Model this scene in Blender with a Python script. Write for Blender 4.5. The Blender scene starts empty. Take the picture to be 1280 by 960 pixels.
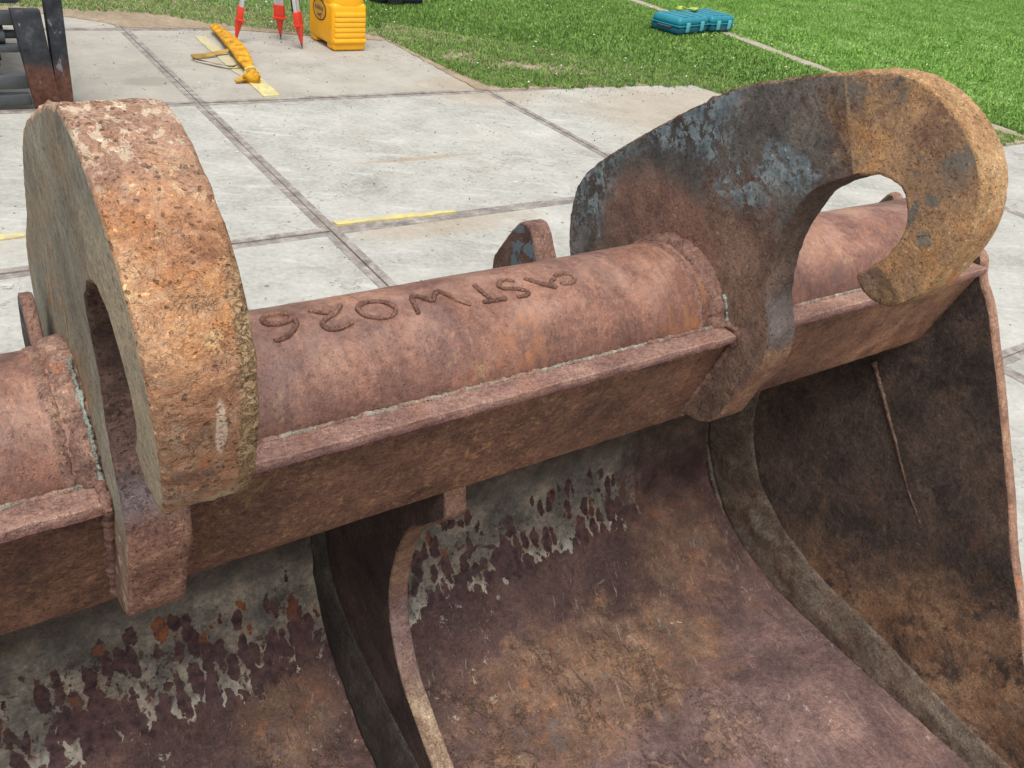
import bpy, bmesh, math, random
import numpy as np
from mathutils import Vector, Matrix, noise as mn
random.seed(7); rng = np.random.default_rng(7)
S = bpy.context.scene
COL = S.collection
PI = math.pi

# ------------------------------------------------------------------ camera
CAMZ = 1.6
cam_d = bpy.data.cameras.new('camera'); cam = bpy.data.objects.new('camera', cam_d); COL.objects.link(cam)
RR = [[0.82848915, -0.21414749, 0.51744235], [-0.54632816, -0.51204141, 0.66282663], [0.12300925, -0.831838, -0.54121555]]
cam.matrix_world = Matrix([[r[0], -r[1], -r[2], 0] for r in RR] + [[0, 0, 0, 1]])
cam.location = (0, 0, CAMZ)
cam_d.sensor_width = 36; cam_d.lens = 1068 / 1280 * 36
cam_d.clip_start = 0.02; cam_d.clip_end = 2000
S.camera = cam
# ------------------------------------------------------------------ world and sun
SUN_EL, SUN_AZ = 66, 205          # azimuth clockwise from +Y
W = bpy.data.worlds.new('World'); S.world = W; W.use_nodes = True
wn = W.node_tree.nodes; wl = W.node_tree.links
sky = wn.new('ShaderNodeTexSky'); sky.sky_type = 'NISHITA'; sky.sun_disc = False
sky.sun_elevation = math.radians(SUN_EL); sky.sun_rotation = math.radians(SUN_AZ)
sky.air_density = 1.0; sky.dust_density = 4.0
hs = wn.new('ShaderNodeHueSaturation'); hs.inputs['Saturation'].default_value = 0.13
wl.new(sky.outputs[0], hs.inputs['Color']); wl.new(hs.outputs[0], wn['Background'].inputs[0])
wn['Background'].inputs[1].default_value = 0.15
sd = bpy.data.lights.new('sun', 'SUN'); sun = bpy.data.objects.new('sun', sd); COL.objects.link(sun)
sd.energy = 1.5; sd.angle = math.radians(25); sd.color = (1.0, 0.96, 0.90)
a, e = math.radians(SUN_AZ), math.radians(SUN_EL)
sun.rotation_euler = Vector((math.sin(a) * math.cos(e), math.cos(a) * math.cos(e), math.sin(e))).to_track_quat('Z', 'Y').to_euler()
S.view_settings.view_transform = 'Standard'; S.view_settings.look = 'None'
S.view_settings.exposure = 0.45; S.view_settings.gamma = 1.0; S.view_settings.use_curve_mapping = False
S.cycles.max_bounces = 4; S.cycles.diffuse_bounces = 3

# ------------------------------------------------------------------ node helpers
def sr(r, g, b):
    f = lambda c: (c / 255 / 12.92) if c / 255 <= 0.04045 else ((c / 255 + 0.055) / 1.055) ** 2.4
    return (f(r), f(g), f(b), 1)
class Mat:
    def __init__(s, name):
        s.m = bpy.data.materials.new(name); s.m.use_nodes = True
        s.n = s.m.node_tree.nodes; s.l = s.m.node_tree.links
        s.b = s.n['Principled BSDF']; s.tc = s.n.new('ShaderNodeTexCoord')
        s.pos = s.tc.outputs['Object']; s.uv = s.tc.outputs['UV']; s.bump = None; s.fine = None; s.fine_amt = 0.8
    def _in(s, sock, v):
        if isinstance(v, bpy.types.NodeSocket): s.l.new(v, sock)
        elif v is not None: sock.default_value = v
    def node(s, t, ins=None, out=0, **kw):
        nd = s.n.new(t)
        for k, v in kw.items(): setattr(nd, k, v)
        for k, v in (ins or {}).items(): s._in(nd.inputs[k], v)
        return nd.outputs[out]
    def sc(s, vec, x, y, z): return s.node('ShaderNodeMapping', {0: vec, 3: (x, y, z)})
    def rot(s, vec, x, y, z): return s.node('ShaderNodeMapping', {0: vec, 2: (x, y, z)})
    def noise(s, scale, detail=4, rough=0.55, dist=0.0, vec=None, out=0):
        return s.node('ShaderNodeTexNoise', {'Vector': vec or s.pos, 'Scale': scale, 'Detail': detail, 'Roughness': rough, 'Distortion': dist}, out)
    def voro(s, scale, vec=None, feature='F1', rnd=1.0, out=0):
        return s.node('ShaderNodeTexVoronoi', {'Vector': vec or s.pos, 'Scale': scale, 'Randomness': rnd}, out, feature=feature)
    def m_(s, op, a, b=0.0, c=None):
        nd = s.n.new('ShaderNodeMath'); nd.operation = op
        s._in(nd.inputs[0], a); s._in(nd.inputs[1], b)
        if c is not None: s._in(nd.inputs[2], c)
        return nd.outputs[0]
    def add(s, a, b): return s.m_('ADD', a, b)
    def sub(s, a, b): return s.m_('SUBTRACT', a, b)
    def mul(s, a, b): return s.m_('MULTIPLY', a, b)
    def mx(s, a, b): return s.m_('MAXIMUM', a, b)
    def step(s, v, lo, hi):             # smooth 0..1 from lo to hi (lo may exceed hi)
        if lo > hi: return s.sub(1.0, s.step(v, hi, lo))
        return s.node('ShaderNodeMapRange', {0: v, 1: lo, 2: hi, 3: 0.0, 4: 1.0}, interpolation_type='SMOOTHSTEP')
    def xyz(s, vec=None):
        nd = s.n.new('ShaderNodeSeparateXYZ'); s.l.new(vec or s.pos, nd.inputs[0]); return nd.outputs
    def mix(s, f, a, b):
        nd = s.n.new('ShaderNodeMix'); nd.data_type = 'RGBA'
        s._in(nd.inputs[0], f); s._in(nd.inputs[6], a); s._in(nd.inputs[7], b); return nd.outputs[2]
    def ramp(s, f, stops):
        nd = s.n.new('ShaderNodeValToRGB'); e = nd.color_ramp.elements
        while len(e) < len(stops): e.new(0.5)
        for i, (p, c) in enumerate(stops): e[i].position = p; e[i].color = c
        s._in(nd.inputs[0], f); return nd.outputs[0]
    def blob(s, c, r, soft=0.5, warp=0.35, wscale=14, axes=(1, 2), vec=None):
        """1 inside a ragged ellipse at c, radii r, on two axes"""
        o = s.xyz(vec); d0 = s.m_('DIVIDE', s.sub(o[axes[0]], c[0]), r[0]); d1 = s.m_('DIVIDE', s.sub(o[axes[1]], c[1]), r[1])
        d = s.m_('SQRT', s.add(s.mul(d0, d0), s.mul(d1, d1)))
        if warp: d = s.add(d, s.mul(s.sub(s.noise(wscale, 5, 0.65, vec=vec), 0.5), warp * 4))
        return s.step(d, 1 + soft * 0.5, 1 - soft * 0.5)
    def bmp(s, h, dist, strength=1.0):
        nd = s.n.new('ShaderNodeBump'); nd.inputs['Distance'].default_value = dist; nd.inputs['Strength'].default_value = strength
        s._in(nd.inputs['Height'], h)
        if s.bump: s.l.new(s.bump, nd.inputs['Normal'])
        s.bump = nd.outputs[0]
    def stain(s, col, scale, lo=0.72, hi=1.28, vec=None, tint=(1.0, 0.97, 0.92), rot=0.7):
        """broad uneven weathering: multiplies the colour by a slow noise"""
        k = s.ramp(s.noise(scale, 7, 0.68, 0.6, vec=vec or s.rot(s.pos, rot, 1.3, 0.4)), [(0.36, (lo, lo, lo, 1)), (0.5, (1, 1, 1, 1)), (0.64, (hi * tint[0], hi * tint[1], hi * tint[2], 1))])
        nd = s.n.new('ShaderNodeMix'); nd.data_type = 'RGBA'; nd.blend_type = 'MULTIPLY'; nd.clamp_result = False
        nd.inputs[0].default_value = 1; s._in(nd.inputs[6], col); s._in(nd.inputs[7], k); return nd.outputs[2]
    def scale_detail(s, c, amt=1.0):
        """sparse pits, bright chips and thin scale edges, as colour and relief"""
        wv = s.node('ShaderNodeVectorMath', {0: s.pos, 1: s.node('ShaderNodeVectorMath', {0: s.noise(90, 3, .6, out=1), 1: (.012, .012, .012)}, operation='MULTIPLY')}, operation='ADD')
        zone = s.step(s.noise(14, 5, .7), .40, .60)
        d = None
        for sc_, th in ((210, .34), (95, .24)):
            v = s.voro(sc_, wv); vc = s.xyz(s.voro(sc_, wv, out=1))
            gate = s.step(s.add(vc[0], s.mul(zone, .35)), .80, .84)
            k = s.mul(s.step(v, th, th * .55), gate); d = k if d is None else s.mx(d, k)
        nd = s.n.new('ShaderNodeMix'); nd.data_type = 'RGBA'; nd.blend_type = 'MULTIPLY'
        s._in(nd.inputs[0], s.mul(d, .75 * amt)); s._in(nd.inputs[6], c); nd.inputs[7].default_value = (.32, .27, .27, 1); c = nd.outputs[2]
        v = s.voro(170, s.rot(wv, .7, .3, 1)); vc = s.xyz(s.voro(170, s.rot(wv, .7, .3, 1), out=1))
        b = s.mul(s.step(v, .30, .16), s.step(vc[1], .87, .90))
        nd = s.n.new('ShaderNodeMix'); nd.data_type = 'RGBA'; nd.clamp_result = False; nd.blend_type = 'MULTIPLY'
        s._in(nd.inputs[0], s.mul(b, amt)); s._in(nd.inputs[6], c); nd.inputs[7].default_value = (2.1, 2.05, 1.95, 1); c = nd.outputs[2]
        e_ = s.m_('ABSOLUTE', s.sub(s.noise(38, 5, .72, .8), .5)); e_ = s.mul(s.step(e_, .012, .002), s.step(s.noise(9, 4, .6), .48, .58))
        nd = s.n.new('ShaderNodeMix'); nd.data_type = 'RGBA'; nd.blend_type = 'MULTIPLY'
        s._in(nd.inputs[0], s.mul(e_, .45 * amt * amt)); s._in(nd.inputs[6], c); nd.inputs[7].default_value = (.45, .40, .38, 1); c = nd.outputs[2]
        s.bmp(s.sub(1.0, s.mx(d, s.mul(e_, .5 * amt))), 0.0016 * amt)
        s.bmp(s.step(s.noise(38, 5, .72, .8), .49, .52), 0.0007 * amt)
        return c
    detail = 0.0
    def done(s, col, rough=0.8, metal=0.0, spec=0.35):
        if s.detail: col = s.scale_detail(col, s.detail)
        s._in(s.b.inputs['Base Color'], col); s._in(s.b.inputs['Roughness'], rough); s._in(s.b.inputs['Metallic'], metal)
        s.b.inputs['Specular IOR Level'].default_value = spec
        if s.bump: s.l.new(s.bump, s.b.inputs['Normal'])
        return s.m

def simple(name, c, rough=0.6, var=0.15, scale=20, metal=0.0, bump=0.0005, spec=0.4):
    m = Mat(name); n = m.noise(scale, 6, 0.6)
    d = tuple(x * (1 - var) for x in c[:3]) + (1,); h = tuple(min(1, x * (1 + var)) for x in c[:3]) + (1,)
    if bump: m.bmp(m.noise(scale * 6, 4), bump)
    return m.done(m.ramp(n, [(0.3, d), (0.7, h)]), rough, metal, spec)

def grain(m, amp=1.0, pit=1.0):
    """scaly rusted steel relief"""
    m.detail = getattr(m, 'dt', 0.55)
    m.bmp(m.noise(35, 6, 0.6), 0.003 * amp)
    m.bmp(m.noise(170, 6, 0.7), 0.0015 * amp)
    v = m.voro(120); m.bmp(m.mul(m.step(v, 0.0, 0.45), m.step(m.noise(25, 3), 0.3, 0.7)), 0.0011 * pit)
    m.bmp(m.noise(600, 3, 0.7), 0.0008 * amp)

def rust_base(m, dark, mid, light, sc=9):
    n1 = m.noise(sc, 8, 0.68, 0.4); n2 = m.noise(sc * 14, 8, 0.75)
    f = m.add(m.mul(n1, 0.6), m.mul(n2, 0.4))
    c = m.ramp(f, [(0.37, dark), (0.49, mid), (0.61, light)])
    if m.fine is None:      # fine mottling of the rust crust, shared by every layer of this material
        k = m.add(m.mul(m.noise(520, 3, 0.7), 0.40), m.add(m.mul(m.noise(150, 6, 0.8, 0.5), 0.35), m.mul(m.noise(24, 7, 0.8, 0.5), 0.25)))
        m.fine = m.ramp(k, [(0.40, (0.42, 0.40, 0.40, 1)), (0.47, (0.80, 0.79, 0.79, 1)), (0.53, (1.08, 1.07, 1.05, 1)), (0.60, (1.60, 1.55, 1.45, 1))])
    nd = m.n.new('ShaderNodeMix'); nd.data_type = 'RGBA'; nd.blend_type = 'MULTIPLY'; nd.clamp_result = False
    nd.inputs[0].default_value = m.fine_amt; m._in(nd.inputs[6], c); m._in(nd.inputs[7], m.fine); return nd.outputs[2]

def speck(m, col, c, scale=90, thr=(0.70, 0.76), region=None):
    k = m.step(m.noise(scale, 5, 0.7), *thr)
    if region is not None: k = m.mul(k, region)
    return m.mix(k, col, c)

# tube, ledge: pink-brown rust with orange bloom
def tube_mat():
    m = Mat('tube_rust'); o = m.xyz(); m.fine_amt = .7; m.dt = .28
    c = rust_base(m, sr(90, 62, 54), sr(128, 90, 77), sr(156, 118, 99), 7)
    low = m.step(m.add(o[2], m.mul(m.sub(m.noise(9, 5), .5), .06)), 1.085, 0.99)  # shading of the tube's lower front painted in as a darker rust
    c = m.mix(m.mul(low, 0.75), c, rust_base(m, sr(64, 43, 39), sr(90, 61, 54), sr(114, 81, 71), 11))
    orange = m.step(m.noise(8, 8, 0.75, 0.3), 0.54, 0.64)
    c = m.mix(m.mul(m.mul(orange, m.step(o[0], .0, .2)), m.mul(m.noise(60, 4, 0.7), 1.2)), c, sr(148, 98, 66))
    c = m.mix(m.mul(m.step(m.noise(5, 7, .75, .5, vec=m.rot(m.pos, 2, 0, 1)), .52, .62), .45), c, sr(96, 74, 74))
    c = m.mix(m.mul(m.step(m.noise(11, 7, .75, .5, vec=m.rot(m.pos, 1, 0, 2)), .58, .66), .55), c, sr(150, 124, 98))
    # paler crown: light from above painted into the rust colour, broken by noise
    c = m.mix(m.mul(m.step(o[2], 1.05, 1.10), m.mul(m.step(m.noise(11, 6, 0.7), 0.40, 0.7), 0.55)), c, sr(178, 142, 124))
    # vertical streaks
    st = m.noise(1.0, 5, 0.65, vec=m.sc(m.pos, 95, 14, 14))
    c = m.mix(m.mul(m.step(st, 0.52, 0.72), 0.35), c, sr(74, 50, 50))
    c = speck(m, c, sr(190, 160, 140), 130, (0.70, 0.76))
    c = speck(m, c, sr(50, 34, 32), 110, (0.70, 0.77))
    c = m.stain(c, 3.2, .8, 1.15); c = m.stain(c, 1.0, .82, 1.15, m.sc(m.pos, 22, 3, 3))
    m.bmp(st, 0.0004); grain(m, 0.45, 0.4)
    return m.done(c, m.ramp(m.noise(30), [(0.35, (0.40,) * 3 + (1,)), (0.65, (0.66,) * 3 + (1,))]), spec=.45)
def ledge_mat():
    m = Mat('ledge_rust'); m.dt = .4; o = m.xyz()
    c = rust_base(m, sr(104, 76, 70), sr(140, 108, 98), sr(166, 134, 120), 10)
    c = m.mix(m.step(o[2], 1.0165, 1.010), c, rust_base(m, sr(84, 54, 56), sr(116, 82, 82), sr(140, 100, 92), 16))
    c = m.mix(m.mul(m.step(m.noise(12, 5, 0.7), 0.55, 0.68), 0.4), c, sr(140, 96, 70))
    grain(m, 1.0); return m.done(c, 0.75)
def beam_mat():
    m = Mat('beam_rust'); o = m.xyz()
    c = rust_base(m, sr(68, 46, 39), sr(106, 74, 61), sr(136, 99, 79), 9)
    gold = m.mul(m.step(m.noise(75, 6, 0.75, 0.6), 0.52, 0.66), m.step(m.noise(5, 4), 0.36, 0.58))
    c = m.mix(m.mul(gold, 0.75), c, sr(158, 122, 84))
    c = speck(m, c, sr(225, 205, 180), 170, (0.74, 0.79))
    c = m.mix(m.step(o[0], 1.15, 1.4), c, rust_base(m, sr(92, 64, 52), sr(136, 98, 78), sr(164, 124, 98), 12))
    c = m.stain(c, 4, .75, 1.25); grain(m, 1.3); return m.done(c, 0.8)
def shell_mat():
    m = Mat('shell_rust'); m.dt = .38; uv = m.uv; o = m.xyz(uv)      # u = x, v = arc length down the shell
    c = rust_base(m, sr(56, 40, 39), sr(80, 59, 56), sr(104, 79, 73), 6)
    c = m.mix(m.step(o[1], 1.12, 1.38), c, rust_base(m, sr(82, 63, 62), sr(110, 87, 84), sr(136, 111, 105), 5))
    # dark brown above the film
    c = m.mix(m.step(o[1], 0.80, 0.70), c, rust_base(m, sr(50, 40, 36), sr(76, 62, 54), sr(104, 90, 76), 12))
    # ochre and orange bloom on the floor
    bl = m.mx(m.blob((1.02, 1.2), (0.34, 0.15), 0.7, 0.75, 8, (0, 1), uv), m.mul(m.blob((0.36, 1.01), (0.09, 0.08), 0.9, 0.25, 9, (0, 1), uv), 0.8))
    bl = m.mx(bl, m.mul(m.blob((1.42, 1.0), (0.13, 0.14), 0.8, 0.75, 9, (0, 1), uv), .6))
    oc = rust_base(m, sr(82, 61, 50), sr(114, 88, 71), sr(146, 118, 96), 16)
    oc = m.mix(m.mul(m.step(m.noise(18, 9, 0.8, 0.4), 0.53, 0.62), 0.7), oc, rust_base(m, sr(130, 84, 56), sr(154, 104, 70), sr(178, 130, 94), 30))
    oc = m.mix(m.mul(m.step(m.noise(13, 6, 0.7, vec=m.rot(m.pos, 0.5, 1, 2)), 0.56, 0.66), 0.8), oc, sr(98, 92, 90))
    c = m.mix(m.mul(bl, 0.8), c, oc)
    # pale flecks
    fl = m.mul(m.mul(m.step(m.noise(30, 8, 0.78, 0.3), 0.60, 0.64), m.step(m.noise(5, 3), 0.47, 0.56)), m.step(o[1], 0.82, 0.95))
    c = m.mix(m.mul(fl, 0.75), c, sr(170, 164, 154))
    # grey film band with a ragged lower edge
    nz = m.sub(m.noise(1.0, 6, 0.7, vec=m.sc(uv, 22, 10, 1)), 0.5)
    lo_e = m.add(m.ramp_x(o[0]), m.mul(nz, 0.17)) if False else None
    edge = m.node('ShaderNodeMapRange', {0: o[0], 1: 0.45, 2: 1.2, 3: 0.93, 4: 0.90})
    edge = m.add(edge, m.mul(nz, 0.20))
    film = m.mul(m.step(m.sub(edge, o[1]), 0.0, 0.006), m.step(o[1], 0.60, 0.69))
    film = m.mul(film, m.sub(1.0, m.mul(m.step(m.noise(17, 8, .78, .4), .56, .60), m.step(o[1], .70, .80))))
    film = m.mul(film, m.step(m.add(o[0], m.mul(nz, .3)), 1.36, 1.26))
    fc = m.ramp(m.add(m.mul(m.noise(14, 6, 0.7), 0.7), m.mul(m.noise(120, 4, 0.7), 0.3)), [(0.38, sr(84, 79, 73)), (0.5, sr(118, 111, 101)), (0.62, sr(158, 147, 131))])
    fc = m.mix(m.mul(m.step(m.sub(edge, o[1]), 0.05, 0.0), 0.75), fc, sr(184, 178, 164))
    fc = m.mix(m.mul(m.step(o[1], 0.74, 0.66), 0.8), fc, rust_base(m, sr(52, 46, 42), sr(74, 66, 60), sr(96, 88, 80), 12))
    # drip spots: ragged vertical dashes, merging towards the bottom
    wv = m.node('ShaderNodeVectorMath', {0: m.sc(uv, 40, 15, 1), 1: m.node('ShaderNodeVectorMath', {0: m.noise(28, 4, 0.6, vec=uv, out=1), 1: (1.1, 1.1, 1.1)}, operation='MULTIPLY')}, operation='ADD')
    vd = m.voro(1.0, wv, rnd=0.85); vc = m.voro(1.0, wv, out=1, rnd=0.85)
    rad = m.add(m.mul(m.xyz(vc)[0], 0.42), 0.16)
    rad = m.add(rad, m.mul(m.step(m.sub(edge, o[1]), 0.13, 0.0), 0.28))
    rad = m.mul(rad, m.add(.45, m.mul(m.noise(9, 3, .6, vec=uv), 1.2)))
    rad = m.mul(rad, m.step(m.add(o[1], m.mul(m.sub(m.noise(12, 3, 0.5, vec=uv), .5), .12)), 0.69, 0.75))
    sp = m.step(m.sub(vd, rad), 0.03, -0.02)
    v2 = m.voro(1.0, m.node('ShaderNodeVectorMath', {0: m.sc(uv, 95, 46, 1), 1: m.node('ShaderNodeVectorMath', {0: m.noise(60, 4, 0.6, vec=uv, out=1), 1: (1.6, 1.6, 1.6)}, operation='MULTIPLY')}, operation='ADD'))
    sp = m.mx(sp, m.mul(m.step(v2, .30, .22), m.mul(m.step(m.noise(14, 4, .7, vec=uv), .47, .56), m.step(o[1], .73, .80))))
    rim = m.mul(m.step(m.sub(vd, rad), 0.10, 0.03), m.step(m.noise(9, 3), 0.45, 0.6))
    fc = m.mix(m.mul(rim, 0.5), fc, sr(150, 100, 60))
    sc_ = m.mix(m.mul(m.mul(m.step(m.xyz(vc)[1], 0.70, 0.80), m.step(m.noise(45, 4, .7), .44, .56)), m.step(o[1], 0.86, 0.78)), m.ramp(m.noise(60, 5), [(0.35, sr(54, 36, 38)), (0.65, sr(92, 66, 64))]), sr(132, 80, 50))
    fc = m.mix(sp, fc, sc_)
    c = m.mix(film, c, fc)
    ora = m.mul(m.step(m.sub(edge, o[1]), 0.06, 0.0), m.step(m.sub(edge, o[1]), -0.05, 0.0))
    c = m.mix(m.mul(ora, m.mul(m.step(m.noise(10, 5, 0.7), 0.55, 0.65), m.step(o[0], 1.15, 1.3))), c, sr(140, 90, 60))
    c = m.stain(c, 5, .78, 1.2); c = m.stain(c, 16, .85, 1.18, rot=2)
    scr = m.noise(1.0, 3, .6, .8, vec=m.sc(m.rot(m.pos, 0, 0, .35), 160, 9, 60)); c = m.mix(m.mul(m.mul(m.step(scr, .64, .69), .45), m.step(o[1], .9, 1.0)), c, sr(164, 146, 132))
    scd = m.noise(1.0, 3, .6, .8, vec=m.sc(m.rot(m.pos, 0, 0, -.15), 120, 5, 40)); c = m.mix(m.mul(m.mul(m.step(scd, .62, .68), .6), m.step(o[1], .85, .95)), c, sr(52, 36, 34))
    soil = m.mul(m.step(m.noise(7, 9, .8, .3, vec=m.rot(m.pos, 1, 0, 3)), .545, .585), m.mul(m.step(o[1], 1.0, 1.12), m.step(o[0], 1.35, 1.15))); c = m.mix(m.mul(soil, .45), c, rust_base(m, sr(104, 80, 62), sr(136, 108, 86), sr(166, 138, 112), 30)); m.bmp(soil, .0025)
    m.bmp(m.mul(film, m.sub(1.0, sp)), 0.0012)
    grain(m, 1.0); return m.done(c, m.ramp(m.noise(12), [(0.3, (0.5,) * 3 + (1,)), (0.7, (0.85,) * 3 + (1,))]))
def side_mat():
    m = Mat('side_plate_rust'); o = m.xyz()
    c = rust_base(m, sr(50, 42, 40), sr(76, 64, 59), sr(108, 90, 80), 6)
    c = m.mix(m.step(m.noise(4, 6, 0.7, 0.6), 0.50, 0.66), c, rust_base(m, sr(70, 55, 48), sr(102, 81, 69), sr(132, 108, 90), 14))
    low = m.step(m.add(m.add(o[2], m.mul(m.sub(o[1], 0.5), 0.55)), m.mul(m.sub(m.noise(6, 7, 0.7), 0.5), 0.45)), 0.43, 0.27)
    oc = rust_base(m, sr(104, 78, 60), sr(152, 116, 90), sr(186, 150, 120), 12)
    c = m.mix(m.mul(low, m.step(m.noise(7, 8, .78, .5), .40, .50)), c, oc)
    c = m.mix(m.mul(m.step(m.noise(16, 8, .78, .5), .50, .60), .7), c, rust_base(m, sr(66, 54, 48), sr(96, 80, 70), sr(130, 110, 96), 20))
    c = m.mix(m.mul(m.step(m.noise(7.5, 8, 0.78, 0.3), 0.58, 0.67), .5), c, sr(128, 92, 70))
    c = speck(m, c, sr(150, 128, 112), 60, (0.68, 0.74))
    m.bmp(m.noise(9, 8, 0.7), 0.018); m.bmp(m.noise(32, 6, 0.7, .6), 0.006); grain(m, 1.8); return m.done(c, 0.9)
def plain_rust(name, d, mi, l, orange=0.0, sc=10, amp=1.0, ocol=sr(170, 96, 52), spk=True):
    m = Mat(name); c = rust_base(m, d, mi, l, sc)
    if orange: c = m.mix(m.mul(m.step(m.noise(sc * 1.3, 6, 0.7), 0.62 - orange * 0.15, 0.70 - orange * 0.1), 0.8), c, ocol)
    if spk: c = speck(m, c, tuple(min(1, x * 1.9) for x in l[:3]) + (1,), 140, (0.70, 0.76)); c = speck(m, c, tuple(x * 0.5 for x in d[:3]) + (1,), 100, (0.68, 0.74))
    grain(m, amp); return m.done(c, 0.82)

def hook_r_face():
    m = Mat('hook_face_painted'); o = m.xyz(); m.fine_amt = .6
    c = rust_base(m, sr(84, 67, 60), sr(118, 94, 82), sr(146, 118, 100), 12)
    # dark slate paint remains over the back of the plate
    ins = m.blob((0.895, 1.10), (0.13, 0.085), 0.5, 0.22, 9)                  # red-brown island
    c = m.mix(m.mul(ins, 0.9), c, rust_base(m, sr(88, 62, 56), sr(122, 90, 79), sr(144, 109, 94), 14))
    back = m.step(m.add(m.sub(o[1], m.mul(o[2], 0.56)), m.mul(m.sub(m.noise(9, 6, 0.7), 0.5), 0.10)), -0.15, -0.12)
    up = m.step(m.add(m.add(o[2], m.mul(o[1], 0.30)), m.mul(m.sub(m.noise(8, 7, 0.7), 0.5), 0.16)), 1.375, 1.415)
    slate = m.mul(m.mul(back, m.sub(1.0, ins)), m.mx(up, m.step(m.add(o[1], m.mul(m.sub(m.noise(8, 6, 0.7), 0.5), 0.1)), 1.0, 1.05)))
    sl = rust_base(m, sr(66, 62, 61), sr(97, 91, 87), sr(128, 119, 111), 9)
    sl = m.mix(m.step(m.noise(7, 7, 0.7, 0.5), 0.50, 0.62), sl, rust_base(m, sr(58, 44, 40), sr(88, 66, 58), sr(112, 86, 74), 18))
    chipz = m.mx(m.mul(m.step(o[1], 0.76, 0.84), m.sub(1.0, m.blob((0.86, 1.165), (0.16, 0.075), 0.5, 0.25, 12))), m.mx(m.blob((0.70, 1.27), (0.05, 0.03), 0.6, 0.5, 22), m.blob((0.77, 1.22), (0.05, 0.03), 0.6, 0.5, 22)))
    chip = m.step(m.add(m.mul(m.noise(26, 6, 0.7, 0.5), 0.55), m.mul(m.noise(85, 5, 0.7, 0.3), 0.45)), 0.490, 0.497)
    sl = m.mix(m.mul(m.step(o[1], 0.78, 0.88), 0.55), sl, sr(50, 48, 50))
    sl = m.mix(m.mul(chip, chipz), sl, m.ramp(m.noise(60, 5), [(0.38, sr(94, 105, 112)), (0.6, sr(130, 141, 145))]))
    c = m.mix(slate, c, sl)
    m.bmp(m.mul(m.mul(chip, chipz), slate), 0.0008)
    # ochre / orange head
    hl_ = m.sub(o[1], m.mul(o[2], 0.56))
    head = m.mul(m.step(m.add(hl_, m.mul(m.sub(m.noise(16, 7, 0.75, .5), 0.5), 0.22)), -0.105, -0.160), m.step(o[2], 1.12, 1.16))
    hc = rust_base(m, sr(124, 98, 78), sr(162, 128, 98), sr(190, 156, 120), 9)
    hc = m.mix(m.mul(m.step(m.noise(9, 7, 0.72, 0.4), 0.50, 0.64), 0.75), hc, rust_base(m, sr(158, 108, 66), sr(184, 134, 86), sr(204, 160, 112), 22))
    hc = m.mix(m.mul(m.step(m.noise(11, 7, 0.7, 0.4, vec=m.rot(m.pos, 1, 2, 0.3)), 0.52, 0.62), m.step(o[2], 1.30, 1.36)), hc, sr(116, 108, 98))
    hc = m.mix(m.step(m.noise(17, 7, 0.72, vec=m.rot(m.pos, 2, 1, 0.3)), 0.57, 0.66), hc, rust_base(m, sr(100, 74, 60), sr(128, 98, 80), sr(150, 120, 98), 22))
    gs = m.mx(m.blob((0.488, 1.306), (0.011, 0.006), 0.6, 0.7, 60), m.mx(m.blob((0.478, 1.262), (0.010, 0.010), 0.6, 0.9, 60), m.blob((0.505, 1.285), (0.005, 0.022), 0.6, 0.5, 60)))
    hc = m.mix(m.mul(gs, 0.7), hc, sr(96, 104, 102))
    hc = m.mix(m.blob((0.447, 1.185), (0.016, 0.012), 0.5, 0.6, 50), hc, sr(158, 152, 150))
    hc = m.mix(m.blob((0.515, 1.178), (0.034, 0.026), 0.4, 0.25, 30), hc, rust_base(m, sr(84, 66, 48), sr(120, 94, 68), sr(146, 118, 88), 30))
    c = m.mix(head, c, hc)
    # pale edge line where the paint ends
    ln = m.mul(m.mul(m.step(m.m_('ABSOLUTE', m.add(hl_, 0.134)), 0.004, 0.001), m.step(o[2], 1.29, 1.31)), m.step(m.noise(30, 3), .42, .56))
    c = m.mix(m.mul(ln, 0.5), c, sr(180, 150, 110))
    # speckled lower web
    lw = m.step(o[2], 1.10, 1.0)
    c = m.mix(m.mul(lw, 0.6), c, rust_base(m, sr(68, 54, 49), sr(106, 85, 75), sr(148, 124, 106), 30))
    c = speck(m, c, sr(200, 180, 158), 110, (0.69, 0.75), lw)
    c = speck(m, c, sr(225, 220, 210), 60, (0.74, 0.78))
    c = m.stain(c, 8, .78, 1.22)
    m.bmp(m.noise(14, 6, 0.6, 0.5), 0.004)
    grain(m, 1.1); return m.done(c, 0.72)
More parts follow.
